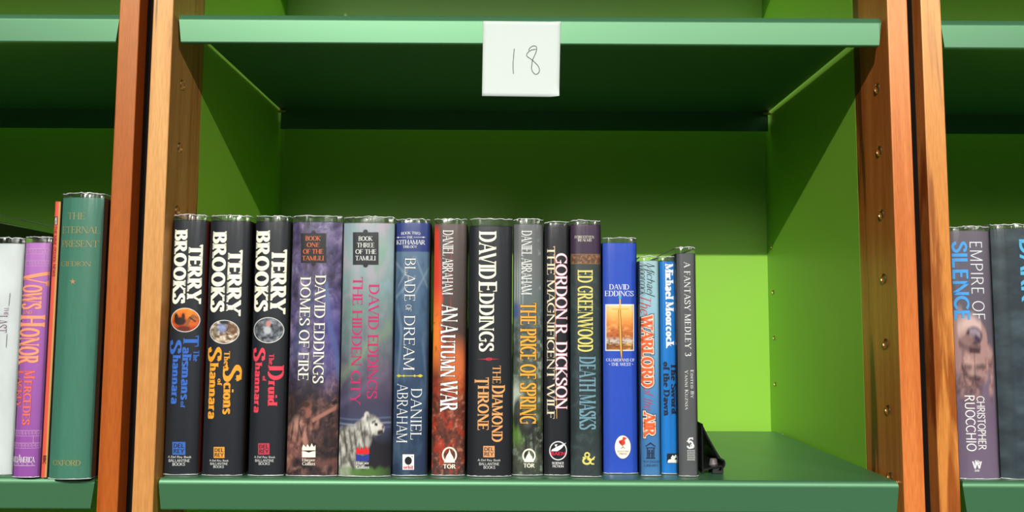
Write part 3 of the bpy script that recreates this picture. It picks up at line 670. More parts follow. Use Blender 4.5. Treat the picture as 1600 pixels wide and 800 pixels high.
b.lay('title_lettering', [(sh, b.down('DOMES OF FIRE', tv, SERIF, .022)), (CREAM, b.down('DOMES OF FIRE', tv, SERIF))], 'cream lettering')
def flames(bk, z, l, r, t, m, bt, c1, c2):
    L = [(c1, [bk.poly([z.p(l, m), z.p(r, m), z.p(r, t+8), z.p(r-.12*(r-l), m-.45*(m-t)), z.p(l+.72*(r-l), t), z.p(l+.58*(r-l), m-.4*(m-t)), z.p(l+.4*(r-l), t+4), z.p(l+.3*(r-l), m-.42*(m-t)), z.p(l+.08*(r-l), t+6), z.p(l, m-.3*(m-t))])])]
    L.append((c2, [bk.poly([z.p(l, bt), z.p(l, m+3), z.p(l+.25*(r-l), m+6), z.p(l+.5*(r-l), m+12), z.p(l+.75*(r-l), m+6), z.p(r, m+3), z.p(r, bt)])])); return L
L = flames(b, zd, 107, 177, 575, 612, 648, CREAM, CREAM)
L.append((CREAM, b.across('Harper', zd(108, 175, 654, 673), SERIF)+b.across('Collins', zd(108, 175, 672, 690), SERIF)))
b.lay('publisher_emblem', L, 'cream flame emblem')
# -- 5
def paint(u, t, w, h):
    n = fbm(u*3, t*8, 14); m = fbm(u*5+9, t*12, 27); q = fbm(u*10, t*30, 41)
    im = ramp(t+.08*(n-.5), [(0, (150, 168, 172)), (.12, (158, 178, 178)), (.30, (126, 150, 150)), (.45, (112, 122, 128)), (.6, (92, 84, 104)), (.72, (72, 66, 92)), (.8, (66, 70, 98)), (.86, (30, 28, 38)), (1, (38, 32, 38))])
    f = np.clip(1-t*1.4, 0, 1)
    im = over(im, np.clip((m-.52)*5, 0, 1)*.5*f, (205, 170, 190)); im = over(im, np.clip((n-.54)*6, 0, 1)*.55*np.clip(1.4-t*2, 0, 1), (120, 168, 140)); im = over(im, np.clip((.45-m)*5, 0, 1)*.4*f, (165, 190, 215))
    im = over(im, line(u+.25*(q-.5), t, [(0, .62), (.5, .50), (1, .40)], .05, .9)*.5, (140, 165, 130)); im = over(im, line(u, t, [(0, .72), (1, .58)], .03, .9)*.5, (110, 105, 135))
    for a, c in ((.775, (110, 125, 150)), (.795, (150, 165, 180)), (.812, (90, 100, 130))): im = over(im, np.clip(1-np.abs(t-a-.004*np.sin(u*5))/.005, 0, 1)*.8, c)
    fur = ramp(q, [(.3, (120, 116, 108)), (.5, (185, 182, 172)), (.75, (225, 222, 212))])               # pale big cat, head turned right
    cat = np.maximum.reduce([ell(u, t, .20, .90, .36, .095, .25), ell(u, t, .44, .845, .19, .06, .3), ell(u, t, .60, .80, .20, .040, .25), ell(u, t, .74, .813, .12, .026, .3), ell(u, t, .535, .762, .05, .014, .4), ell(u, t, .10, .96, .25, .06, .3)])
    im = im*(1-cat[..., None])+fur*cat[..., None]
    for p in ([(.1, .83), (.16, .9)], [(.2, .825), (.27, .90)], [(.3, .83), (.36, .91)], [(.02, .88), (.05, .95)], [(.42, .80), (.47, .86)], [(.5, .82), (.5, .88)], [(.54, .775), (.6, .785)], [(.60, .772), (.66, .782)], [(.22, .93), (.3, .97)], [(.4, .88), (.42, .94)]):
        im = over(im, line(u, t, p, .022, .7)*.8, (62, 58, 60))
    im = over(im, ell(u, t, .66, .805, .12, .03, .8)*.7, (232, 230, 222)); im = over(im, ell(u, t, .80, .815, .07, .018, .6)*.8, (226, 220, 212)); im = over(im, line(u, t, [(.70, .797), (.745, .799)], .008, .6), (30, 28, 30)); im = over(im, line(u, t, [(.58, .80), (.62, .83), (.6, .85)], .012, .7)*.7, (70, 66, 66)); im = over(im, line(u, t, [(.64, .79), (.7, .785)], .008, .7)*.8, (60, 58, 60)); im = over(im, line(u, t, [(.66, .84), (.72, .85)], .01, .7)*.6, (80, 76, 76)); im = over(im, line(u, t, [(.76, .83), (.84, .827)], .014, .6), (60, 50, 50)); im = over(im, ell(u, t, .845, .808, .02, .008, .4), (120, 90, 90))
    gr = np.clip((t-.955+.03*(q-.5))*60, 0, 1)*np.clip(1.4-np.abs(u-.5)*2.2, 0, 1); im = over(im, gr*.9, (88, 130, 60))
    im = over(im, ell(u, t, .55, .875, .10, .05, .5)*.35, (40, 36, 40))
    return im
b = Book('hardcover_book', 'book with pale iridescent spine, magenta lettering and a white big cat near its foot', ROW, (535, 613.5, 348.5), (529.5, 611.5, 745), 0.0085, (80, 70, 88), paint, sleeve=0.0055, seed=5, bulge=0.05)
l, r, t, bb = zc(371, 505, 143, 312)
b.lay('series_badge', [((34, 36, 42), [b.box(l, r, t, bb), b.oval(*zc.p(437, 315), 3.8, 3.4, 16), b.oval(*zc.p(437, 140), 3.8, 3.4, 16)]),
   (WHITE, b.across('BOOK', zc(401, 475, 164, 188), SERIF)+b.across('THREE', zc(393, 483, 198, 222), SERIF)+b.across('OF THE', zc(385, 493, 232, 256), SERIF)+b.across('TAMULI', zc(385, 490, 266, 290), SERIF))], 'black badge with white lettering')
MG = (205, 32, 112)
b.lay('author_lettering', [(MG, b.down('DAVID EDDINGS', (575, 591, 443.6, 623), SERIF))], 'magenta lettering')
b.lay('title_lettering', [(MG, b.down('THE HIDDEN CITY', (549.5, 565, 432.5, 633.4), SERIF))], 'magenta lettering')
L = flames(b, zd, 388, 457, 587, 630, 667, (226, 30, 40), (40, 60, 150))
L.append((WHITE, b.across('Harper', zd(389, 456, 670, 689), SERIF)+b.across('Collins', zd(389, 456, 690, 708), SERIF)))
b.lay('publisher_emblem', L, 'red and blue flame emblem')
# -- 6
def paint(u, t, w, h):
    n = fbm(u*3, t*9, 51); m = fbm(u*6, t*20, 52)
    im = ramp(t, [(0, (42, 62, 130)), (.119, (42, 62, 130)), (.1195, (92, 120, 145)), (.25, (78, 108, 138)), (.45, (60, 88, 120)), (.7, (42, 66, 98)), (1, (36, 56, 84))])
    k = np.clip((t-.12)*50, 0, 1)
    im = over(im, np.clip((n-.5)*4, 0, 1)*.35*k, (110, 138, 160)); im = over(im, np.clip((.45-m)*4, 0, 1)*.4*k, (40, 60, 88))
    for p in ([(0, .16), (.5, .24)], [(.1, .26), (.55, .14)], [(.05, .30), (.6, .22)], [(.3, .13), (.25, .3)], [(.6, .14), (.95, .26)], [(.55, .3), (1, .18)]): im = over(im, line(u, t, p, .012, .7)*.45*k, (150, 170, 185))
    im = over(im, line(u, t, [(.12, .36), (.22, .44), (.14, .6)], .05, .8)*.4, (140, 165, 185)); im = over(im, line(u, t, [(.85, .48), (.95, .62)], .05, .9)*.4, (110, 135, 165))
    return im
b = Book('hardcover_book', 'slate blue book with a royal blue band on top and a small yellow ornament', ROW, (616.5, 669.5, 347.5), (613, 668, 743), 0.0140, (80, 46, 40), paint, sleeve=0.0025, seed=6, bulge=0.06)
ps = b.across('BOOK TWO', zc(622, 722, 143, 158), SERIF, arch=0.0008)+b.across('THE', zc(652, 683, 163, 175), SERIF)+b.across('KITHAMAR', zc(597, 748, 183, 207), SERIF)+b.across('TRILOGY', zc(632, 707, 212, 225), SERIF)
ps += [b.box(*zc(597, 647, 168, 170)), b.box(*zc(688, 748, 168, 170)), b.oval(*zc.p(606, 169), 1.2, 1.2, 10), b.oval(*zc.p(738, 169), 1.2, 1.2, 10)]
b.lay('series_lettering', [(WHITE, ps)])
b.lay('title_lettering', [((30, 45, 70), b.down('BLADE', (632.5, 649, 403, 470), LIGHT, .03, .04)+b.down('DREAM', (631, 648, 493, 578.5), LIGHT, .03, .04)), (WHITE, b.down('BLADE', (632.5, 649, 403, 470), LIGHT, 0, .04)+b.down('OF', (634, 643, 476, 486), LIGHT)+b.down('DREAM', (631, 648, 493, 578.5), LIGHT, 0, .04))], 'white lettering')
YL = (225, 205, 50); y0 = zd.p(0, 224)[1]
b.lay('sword_ornament', [(YL, [b.box(621, 659, y0-.5, y0+.7), b.poly([(619, y0), (623, y0-2.6), (627, y0), (623, y0+2.6)]), b.poly([(661, y0), (657, y0-2.6), (651, y0), (657, y0+2.6)]), b.oval(631, y0, 1.7, 1.7, 12), b.oval(648, y0, 1.4, 2.0, 12)])], 'small yellow ornament')
b.lay('author_lettering', [(WHITE, b.down('DANIEL', zd(673, 729, 290, 555), LIGHT, 0, .05)+b.down('ABRAHAM', zd(600, 656, 265, 572), LIGHT, 0, .05))], 'white lettering')
b.lay('publisher_emblem', [((240, 240, 240), [b.box(*zd(630, 690, 633, 713))]), ((25, 25, 30), [b.oval(*zd.p(660, 666), 5.6, 6.4, 28), b.oval(*zd.p(680, 645), .9, .9, 10)]), ((200, 40, 45), b.across('orbit', zd(635, 686, 689, 709), SANSB))], 'white square emblem with a black disc')
# -- 7
def paint(u, t, w, h):
    n = fbm(u*3, t*10, 61); m = fbm(u*7, t*30, 62); q = fbm(u*12, t*60, 63)
    im = ramp(t, [(0, (98, 84, 80)), (.2, (84, 72, 70)), (.45, (78, 60, 54)), (.6, (100, 52, 36)), (.75, (118, 56, 34)), (.9, (105, 60, 50)), (1, (88, 66, 62))])
    im = over(im, np.clip(1-(u-(.10+.22*np.clip(t/.45, 0, 1)*(n+.3)))/.08, 0, 1)*np.clip((.62-t)*6, 0, 1)*np.clip(t*30, 0, 1), (222, 70, 45))
    im = over(im, np.clip(1-(u-.14)/.18, 0, 1)*np.clip((t-.25)*6, 0, 1)*np.clip((.62-t)*8, 0, 1), (240, 145, 50))
    im = over(im, line(u, t, [(.55, 0), (.52, .3), (.58, .55)], .015, .6)*.6, (190, 60, 50)); im = over(im, ell(u, t, .7, .58, .4, .10, .9)*.8, (225, 120, 60))
    k = np.clip((t-.58)*8, 0, 1); im = over(im, np.clip((m-.5)*6, 0, 1)*k*.8, (190, 60, 30)); im = over(im, np.clip((.45-q)*7, 0, 1)*k*.7, (62, 36, 30)); im = over(im, np.clip((q-.62)*8, 0, 1)*k*.7, (205, 130, 105))
    im = over(im, np.clip((q-.6)*8, 0, 1)*np.clip((.6-t)*8, 0, 1)*np.clip((t-.3)*8, 0, 1)*(u < .6)*.6, (120, 40, 25))
    return im
b = Book('hardcover_book', 'brown and fiery red book with orange flames at its left edge and tall white title', ROW, (676, 726.5, 349.5), (676.5, 728, 743), 0.0160, (74, 60, 52), paint, sleeve=0.0040, seed=7)
b.lay('author_lettering', [(WHITE, b.down('DANIEL ABRAHAM', ze(105, 160, 132, 468), SERIF))], 'white lettering')
ps = lambda g: b.down('AN', (690, 715, 475.5, 503), BOLD, g)+b.down('A', (688.5, 715.5, 506.5, 522), BOLD, g)+b.down('UTUMN', (688.5, 711, 523, 589), BOLD, g)+b.down('WAR', (688, 715, 595, 643.6), BOLD, g)
b.lay('title_lettering', [((45, 30, 28), ps(.03)), (WHITE, ps(0))], 'white lettering')
def tor(bk, z, cx, cy, rx, ry, tb):
    L = [(CREAM, bk.ring(*z.p(cx, cy), rx/z.k, ry/z.k, 2.4, a0=-60, a1=240)+[bk.poly([z.p(cx-rx*.75, cy+ry*.9), z.p(cx-rx*.35, cy), z.p(cx-rx*.12, cy-ry*.3), z.p(cx, cy-ry*.75), z.p(cx+rx*.2, cy-ry*.2), z.p(cx+rx*.45, cy+ry*.15), z.p(cx+rx*.75, cy+ry*.9)])])]
    L.append((CREAM, bk.across('TOR', z(*tb), SANSB))); bk.lay('publisher_emblem', L, 'cream mountain peak emblem')
tor(b, zf, 141, 637, 39, 43, (109, 174, 684, 707))
# -- 8
b = Book('hardcover_book', 'black book in the middle of the row with cream author and peach coloured title', ROW, (731.5, 797.5, 353), (732.5, 802, 745), 0.0120, (44, 44, 50), flat((27, 31, 38)), sleeve=0.0065, seed=8)
b.lay('author_lettering', [(CREAM, b.down('DAVID', ze(294, 385, 137, 386), BOLD)+b.down('E', (748, 776.5, 439.4, 456), BOLD)+b.down('DDINGS', (748.5, 772, 457.5, 549.4), BOLD))], 'cream lettering')
PE = (242, 178, 112)
y0 = zf.p(0, 137)[1]; x0, x1 = zf.p(285, 0)[0], zf.p(408, 0)[0]; xm = (x0+x1)/2
b.lay('spindle_ornament', [((205, 45, 65), [b.poly([(x0, y0), (xm, y0-1.0), (x1, y0), (xm, y0+1.0)])]+[b.oval(xm+k*3, y0, 1.5, 2.9-abs(k)*.5, 14) for k in (-1, 0, 1)])], 'small red ornament')
b.lay('title_lettering', [(PE, b.down('THE', zf(366, 408, 171, 263), SERIF)+b.down('D', zf(362, 430, 272, 318), BOLD)+b.down('IAMOND', zf(362, 418, 320, 568), BOLD)+b.down('T', zf(272, 346, 232, 272), BOLD)+b.down('HRONE', zf(288, 346, 274, 506), BOLD))], 'peach lettering')
imprint(b, zf, (317, 376, 589, 648), (236, 172, 120), [('A Del Rey Book', (288, 407, 657, 672)), ('BALLANTINE', (296, 400, 675, 690)), ('BOOKS', (319, 379, 693, 708))])
# -- 9
def paint(u, t, w, h):
    n = fbm(u*4, t*12, 71); m = fbm(u*8, t*44, 72)
    im = ramp(t+.05*(n-.5), [(0, (104, 106, 108)), (.2, (112, 116, 116)), (.33, (104, 118, 120)), (.42, (84, 98, 98)), (.55, (78, 88, 80)), (.7, (96, 108, 84)), (.8, (70, 84, 52)), (.86, (52, 56, 44)), (.92, (84, 90, 72)), (1, (60, 66, 58))])
    for x in (.06, .14, .22, .32): im = over(im, np.clip(1-np.abs(u-x-.01*n)/.025, 0, 1)*np.clip((t-.1)*10, 0, 1)*np.clip((.36-t)*14, 0, 1)*.75, (205, 212, 210))
    im = over(im, np.clip((m-.56)*8, 0, 1)*np.clip((t-.33)*8, 0, 1)*.55, (150, 165, 150)); im = over(im, np.clip((.44-m)*7, 0, 1)*np.clip((t-.3)*8, 0, 1)*.6, (44, 52, 50)); im = over(im, ell(u, t, .1, .35, .16, .03, .8)*.6, (60, 80, 150))
    im = over(im, ell(u, t, .1, .70, .22, .06, .8)*.8, (205, 215, 200)); im = over(im, ell(u, t, .15, .83, .3, .05, .9)*.7, (110, 150, 60))
    hs = np.maximum.reduce([ell(u, t, .52, .80, .26, .045, .3), line(u, t, [(.34, .80), (.2, .75), (.1, .765)], .07, .4), line(u, t, [(.42, .83), (.46, .90), (.44, .935)], .035, .4), line(u, t, [(.66, .83), (.72, .90), (.7, .93)], .03, .4), line(u, t, [(.76, .79), (.86, .84)], .03, .5)])
    im = over(im, hs*.92, (36, 38, 40)); im = over(im, ell(u, t, .5, .79, .14, .025, .7)*.4, (110, 115, 115))
    im = over(im, np.clip((m-.6)*8, 0, 1)*np.clip((u-.75)*8, 0, 1)*.6, (170, 180, 165))
    return im
b = Book('hardcover_book', 'grey green book with golden title and a dark horse pictured near its foot', ROW, (799.5, 846, 350.5), (802.5, 850.5, 742), 0.0190, (54, 58, 56), paint, sleeve=0.0045, seed=9)
b.lay('author_lettering', [(WHITE, b.down('DANIEL ABRAHAM', ze(516, 570, 134, 468), SERIF))], 'white lettering')
bx = (812.5, 838, 473, 662.5)
b.lay('title_lettering', [((50, 45, 35), b.down('THE PRICE OF SPRING', bx, BOLD, .03)), ((236, 178, 62), b.down('THE PRICE OF SPRING', bx, BOLD))], 'golden lettering')
tor(b, zf, 555, 640, 35, 37, (527, 585, 680, 702))
# -- 10
b = Book('hardcover_book', 'narrow black book with a white line of lettering edged in pink beside a cream line', ROW, (849.5, 886.5, 351), (852.5, 892, 741.5), 0.0200, (40, 40, 44), flat((27, 30, 36)), sleeve=0.0020, seed=10)
bx = (868, 886.3, 396, 639)
b.lay('author_lettering', [((225, 120, 150), b.down('GORDON R. DICKSON', bx, SERIF, .026)), ((252, 246, 246), b.down('GORDON R. DICKSON', bx, SERIF))], 'white lettering edged in pink')
bx = (854.8, 866.5, 385, 654)
b.lay('title_lettering', [((246, 232, 200), b.down('THE MAGNIFICENT WILF', bx, SERIF))], 'cream lettering')
xs = zg.p(133, 198), zh.p(145, 415)
b.lay('rule_line', [((215, 160, 80), [b.poly([(xs[0][0]-.6, xs[0][1]), (xs[0][0]+.6, xs[0][1]), (xs[1][0]+.6, xs[1][1]), (xs[1][0]-.6, xs[1][1])])])], 'thin golden rule')
cx, cy = zh.p(153, 597)
b.lay('publisher_emblem', [((240, 240, 240), b.ring(cx, cy, 14, 15, 1.7)+[b.poly([zh.p(200, 552), zh.p(150, 572), zh.p(118, 590), zh.p(112, 600), zh.p(150, 600), zh.p(172, 584)]), b.poly([zh.p(150, 560), zh.p(132, 562), zh.p(140, 578)])]),
   ((226, 40, 72), b.across('BAEN', zh(112, 194, 603, 623), SANSB)), ((235, 235, 235), b.across('SCIENCE', zh(118, 186, 660, 674), SANSB)+b.across('FICTION', zh(122, 184, 678, 692), SANSB))], 'white ringed emblem with red letters')
# -- 11
def paint(u, t, w, h):
    n = fbm(u*4, t*14, 81); m = fbm(u*26, t*150, 82); q = fbm(u*3, t*40+n*3, 83)
    im = ramp(t, [(0, (66, 44, 72)), (.12, (62, 42, 70)), (.1205, (64, 72, 70)), (.3, (52, 66, 66)), (.55, (50, 66, 70)), (.8, (46, 60, 62)), (1, (56, 68, 68))])
    band = np.clip((t-.120)*400, 0, 1)*np.clip((.160-t)*400, 0, 1); im = over(im, band, (104, 74, 52)); im = over(im, band*np.clip((m-.52)*9, 0, 1), (165, 120, 85))
    for a in (.121, .158): im = over(im, np.clip(1-np.abs(t-a)/.0025, 0, 1), (150, 108, 78))
    k = np.clip((t-.165)*60, 0, 1); im = over(im, np.clip((q-.55)*5, 0, 1)*.4*k, (78, 98, 100)); im = over(im, np.clip((.42-q)*5, 0, 1)*.5*k, (34, 46, 50))
    return im
b = Book('hardcover_book', 'dark green book with a purple top, brown ornament band and yellow to blue title', ROW, (889.8, 935.5, 351), (895, 943, 744.5), 0.0130, (58, 60, 62), paint, sleeve=0.0035, seed=11)
b.lay('series_lettering', [((240, 235, 215), b.across('FORGOTTEN', zg(247, 357, 139, 155), SERIF)+b.across('REALMS', zg(265, 343, 157, 172), SERIF))])
sh = (28, 34, 30)
b.lay('author_lettering', [(sh, b.down('ED GREENWOOD', (902.5, 926.5, 421.6, 549.6), BOLD, .03)), ((228, 220, 130), b.down('ED GREENWOOD', (902.5, 926.5, 421.6, 549.6), BOLD))], 'pale yellow lettering')
b.lay('title_lettering', [(sh, b.down('DEATH MASKS', (905, 931, 557, 671.5), BOLD, .03)), ((122, 165, 182), b.down('DEATH MASKS', (905, 931, 557, 671.5), BOLD))], 'pale blue lettering')
cx, cy = zh.p(325, 642)
b.lay('publisher_emblem', [((232, 222, 120), b.ring(cx-2.5, cy+3.5, 7.2, 6.2, 3.0)+b.ring(cx-2, cy-5.8, 4.6, 4.6, 2.4)+b.ring(cx+7, cy+4.5, 5, 5, 2.4, a0=60, a1=300)+b.path([(cx-9, cy-2), (cx-3, cy-1), (cx+3, cy+3), (cx+10, cy-3)], 2.2))], 'yellow ampersand shaped emblem')
# -- 12
b = Book('hardcover_book', 'bright royal blue book with a sword and desert picture in a white frame', ROW, (938.8, 992, 379.5), (946.2, 999.5, 740), 0.0300, (40, 70, 165), flat((42, 84, 192), .05, 5), sleeve=0.0045, depth=0.14, seed=12, bulge=0.05)
b.lay('author_lettering', [(WHITE, b.across('DAVID', zg(443, 556, 415, 445), SERIF)+b.across('EDDINGS', zg(418, 583, 452, 483), SERIF))], 'white lettering')
l, r, t, bb = 946, 991, 475.4, 548.3
b.lay('picture_frame', [((244, 242, 232), [b.box(l, r, t, bb)])], 'white picture frame', lift=.00026)
def pic(x, y):
    n = fbm(x*2+3, y*8, 91); m = fbm(x*5, y*14, 92)
    im = ramp(-y, [(-1, (235, 215, 170)), (-.7, (245, 200, 120)), (-.3, (235, 160, 80)), (.0, (215, 130, 60)), (.4, (190, 105, 50)), (.6, (215, 205, 195)), (.68, (200, 190, 175)), (.75, (120, 70, 35)), (1, (190, 120, 50))])
    im = over(im, np.clip((m-.55)*8, 0, 1)*np.clip(-y+.3, 0, 1), (120, 70, 35)); im = over(im, np.clip((n-.58)*9, 0, 1)*.7*np.clip(.6-y, 0, 1), (250, 205, 130)); return im
b.picture('desert_picture', (l+r)/2, (t+bb)/2, (r-l)/2-1.6, (bb-t)/2-1.8, pic, 30, 'orange desert picture', True)
p = zg.p
b.lay('sword_picture', [((120, 70, 20), [b.poly([p(494, 560), p(508, 560), p(520, 800), p(515, 862), p(505, 800)])]), ((240, 190, 90), [b.poly([p(497, 560), p(505, 560), p(515, 800), p(514, 850), p(507, 800)]), b.box(*zg(463, 550, 552, 560)), b.oval(*p(463, 556), 1.3, 1.6, 10), b.oval(*p(550, 556), 1.3, 1.6, 10), b.box(*zg(500, 508, 498, 556))]), ((70, 190, 205), [b.oval(*p(504, 490), 2.2, 2.4, 16)])], 'golden sword', lift=.00042)
b.lay('title_lettering', [(WHITE, b.across('GUARDIANS OF', zh(426, 590, 73, 90), SERIF)+b.across('THE WEST', zh(453, 568, 97, 115), SERIF)+[b.oval(*zh.p(444, 106), .7, .7, 8), b.oval(*zh.p(576, 106), .7, .7, 8)])], 'white lettering')
cx, cy = zh.p(520, 576); q = zh.p
b.lay('publisher_emblem', [((120, 90, 90), [b.oval(cx, cy, 12.9, 18.6)]), ((246, 240, 226), [b.oval(cx, cy, 12.3, 18)]), ((222, 66, 48), [b.oval(*q(518, 550), 4.4, 4.6, 20), b.oval(*q(527, 528), 2.6, 2.6, 14), b.poly([q(500, 535), q(512, 545), q(508, 560), q(497, 550)]), b.poly([q(534, 522), q(544, 526), q(534, 533)])]),
   ((90, 70, 60), b.path([q(512, 562), q(520, 575), q(510, 585)], .9)+b.path([q(520, 575), q(532, 584)], .9)+b.across('BANTAM', zh(490, 552, 594, 605), SERIF)+b.across('PRESS', zh(499, 544, 609, 620), SERIF))], 'cream oval emblem with a red rooster')
# -- 13
def paint(u, t, w, h):
    n = fbm(u*4, t*10, 95); return ramp(t+.04*(n-.5), [(0, (168, 200, 205)), (.2, (158, 198, 212)), (.4, (128, 180, 210)), (.6, (86, 148, 198)), (.8, (66, 128, 185)), (1, (74, 130, 180))])
b = Book('hardcover_book', 'pale blue narrow book with orange lettering edged in white and looping black script', ROW, (998.5, 1027.6, 407.5), (1004, 1034.6, 742.5), 0.0190, (90, 130, 150), paint, sleeve=0.0035, depth=0.125, seed=13)
b.lay('author_lettering', [((40, 44, 50), b.down('Michael', (1010.5, 1023, 411, 464), SCRIPT)+b.down('Moorcock', (999.5, 1012, 411, 461.5), SCRIPT))], 'black script')
def big(g): return b.down('WARLORD', (1002.3, 1020.5, 492.5, 605), SLAB, g)+b.down('AIR', (1006, 1023.5, 643, 683.5), SLAB, g)
b.lay('title_lettering', [((60, 66, 74), big(.13)), ((240, 232, 220), big(.075)), ((236, 108, 52), big(0)), ], 'orange lettering edged in white')
for tx, bx in (('The', (1000.5, 1017, 464, 492)), ('of the', (1006, 1021, 606, 641))): b.lay('subtitle_script', [((205, 70, 60), b.down(tx, bx, SCRIPT))], 'red script')
q = zj.p
b.lay('publisher_emblem', [((32, 52, 86), [b.poly([q(110, 550), q(145, 523), q(180, 550), q(172, 552), q(145, 535), q(118, 552)]), b.box(*zj(118, 174, 556, 562)), b.box(*zj(122, 130, 562, 622)), b.box(*zj(162, 170, 562, 622)), b.box(*zj(132, 143, 570, 622)), b.box(*zj(149, 160, 570, 622)), b.box(*zj(116, 176, 620, 627)), b.box(*zj(130, 162, 590, 596))]+b.across('NEW ENGLISH', zj(99, 204, 637, 652), SANS)+b.across('LIBRARY', zj(108, 196, 661, 677), SANS))], 'dark blue gate emblem')
# -- 14
b = Book('hardcover_book', 'vivid cyan blue narrow book with bold white lettering above dark navy lettering', ROW, (1029, 1053.5, 408.7), (1035.6, 1062, 740), 0.0300, (30, 110, 175), flat((22, 128, 205), .04, 8), sleeve=0.0040, depth=0.125, seed=14)
b.lay('author_lettering', [((244, 246, 246), b.down('Michael Moorcock', (1039.5, 1052.5, 412, 544), SLAB))], 'white lettering')
b.lay('title_lettering', [((24, 34, 62), b.down('The Sword', (1048.6, 1057.5, 567, 647.5), SLAB)+b.down('of the Dawn', (1036.5, 1046.5, 565, 650), SLAB))], 'dark navy lettering')
b.lay('publisher_emblem', [((30, 34, 40), [b.box(*zj(248, 321, 594, 654))]), ((236, 238, 232), [b.oval(*q(272, 640), 4.6, 2.6, 16), b.oval(*q(305, 643), 3.6, 2.6, 16), b.poly([q(280, 645), q(272, 620), q(284, 602), q(292, 612), q(304, 600), q(308, 616), q(296, 630), q(300, 645)]), b.box(*zj(252, 318, 643, 652))])], 'black square emblem with white beasts')
# -- 15
b = Book('hardcover_book', 'rightmost book of the middle row, plain grey spine with small white lettering beside the bookend', ROW, (1055.5, 1083.3, 396), (1064, 1094.3, 742.5), 0.0180, (74, 84, 86), flat((92, 94, 97), .04, 3), sleeve=0.0055, depth=0.13, seed=15)
b.lay('title_lettering', [(WHITE, b.down('A FANTASY MEDLEY 3', (1069.5, 1079, 409, 556.5), SERIF, 0, .09))], 'white lettering')
b.lay('editor_lettering', [(WHITE, b.down('EDITED BY', (1079, 1084, 578, 622.5), SERIF, 0, .1, .8)+b.down('YANNI KUZNIA', (1070.3, 1075.3, 578, 640.5), SERIF, 0, .1, .8))])
cx, cy = q(396, 528)
L = b.ring(cx-1, cy+2.8, 5.6, 6.6, 2.6, a0=-160, a1=120)+b.ring(cx, cy-3.5, 4.6, 5, 1.6, a0=20, a1=250)+b.path([(cx-6, cy-2), (cx, cy-7), (cx+4, cy-8)], 1.2)+b.ring(cx+2.5, cy+5, 3.4, 3.6, 1.3)
for k in range(5):
    for j in range(4):
        x, y = q(380+j*13, 577+k*14); L += b.path([(x-1.2, y-1.4), (x+.6, y), (x-.6, y+1.4)] if (j+k) % 2 else [(x-1.4, y+.8), (x, y-1), (x+1.4, y+.8)], .75, False)
b.lay('publisher_emblem', [(WHITE, L)], 'white swirl above a lattice')

# ------------------------------------------------------------------ left bookcase books
LROW = 'books on the left bookcase shelf'
b = Book('cloth_hardcover', 'tall green cloth bound book with faded gold lettering, beside the red brown post', LROW, (93.5, 155.5, 308.5), (72.5, 142, 751), -0.0120, (94, 66, 50), flat((70, 128, 106), .10, 6), sleeve=0.0035, depth=0.19, bulge=0.09, pw=2.6, seed=21)
GD = (176, 160, 106)
b.lay('title_lettering', [(GD, b.across('THE', zm(525, 665, 60, 115), LIGHT)+b.across('ETERNAL', zm(478, 768, 168, 222), LIGHT)+b.across('PRESENT', zm(474, 758, 277, 330), LIGHT))], 'faded gold lettering')
b.lay('author_lettering', [(GD, b.across('GIEDION', zm(468, 706, 441, 480), LIGHT))], 'faded gold lettering')
cx, cy = zm.p(570, 600); st = []
for k in range(5):
    a = PI/2+2*PI*k/5; st.append(b.poly([(cx+5.6*math.cos(a), cy-5.6*math.sin(a)), (cx+1.8*math.cos(a+.63), cy-1.8*math.sin(a+.63)), (cx, cy), (cx+1.8*math.cos(a-.63), cy-1.8*math.sin(a-.63))]))
b.lay('gold_star', [((190, 150, 100), st)], 'small gold star')
b.lay('publisher_lettering', [((190, 165, 90), b.across('OXFORD', zo(326, 500, 476, 510), LIGHT))], 'gold lettering')
def paint(u, t, w, h):
    im = np.zeros(u.shape+(3,))+C(226, 92, 72); im = over(im, (u > .8)*1.0, (225, 185, 110)); return im
b = Book('paperback_book', 'very thin red orange book squeezed between the purple book and the green cloth book', LROW, (83, 91, 315), (65.2, 75, 748), -0.0030, (60, 66, 60), paint, sleeve=0, depth=0.15, bulge=0.02, seed=22)
b.lay('title_lettering', [((60, 40, 40), [b.poly([(85.2, 338.5), (90.2, 338.5), (89.6, 351.5), (84.6, 351.5)])]), ((245, 240, 230), b.down('NOT!', (86, 89.2, 340, 350.5), SANSB))])
b.lay('subtitle_lettering', [((120, 24, 24), b.down('THE NINE', (84.3, 88.7, 353, 383), SANS)+b.down("O'CLOCK", (83.2, 87.6, 386, 410), SANS)+b.down('NEWS', (82.3, 86.7, 413, 432), SANS))])
b.lay('publisher_lettering', [((50, 20, 20), b.down('BBC', (67.5, 71.8, 711.5, 725), SANSB))])
def paint(u, t, w, h):
    n = fbm(u*4, t*12, 101); im = ramp(t+.05*(n-.5), [(0, (190, 128, 196)), (.2, (176, 112, 186)), (.6, (164, 98, 176)), (1, (150, 84, 165))]); return im
b = Book('hardcover_book', 'purple book with peach coloured condensed title and greek key bands, next to the white book', LROW, (38, 77, 379.5), (17, 60.3, 745.5), -0.0040, (90, 60, 96), paint, sleeve=0.0050, seed=23, bulge=.08, pw=3)
PP = (250, 168, 124)
b.lay('title_lettering', [(PP, b.down('V', (34, 75, 424, 447), DISPLAY)+b.down('OWS', (32, 65.5, 445, 483.5), DISPLAY)+b.across('AND', zn(172, 252, 126, 152), SERIF)+b.down('H', (29.5, 69, 492, 511), DISPLAY)+b.down('ONOR', (27, 61, 512.5, 570), DISPLAY))], 'peach lettering')
PR = (240, 120, 92)
b.lay('author_lettering', [(PR, b.down('M', (38, 55, 579, 592), BOLD)+b.down('ERCEDES', (36.5, 48.5, 594, 664), BOLD)+b.down('L', (26, 37, 579, 588), BOLD)+b.down('ACKEY', (24, 34, 590, 638), BOLD))], 'orange lettering')
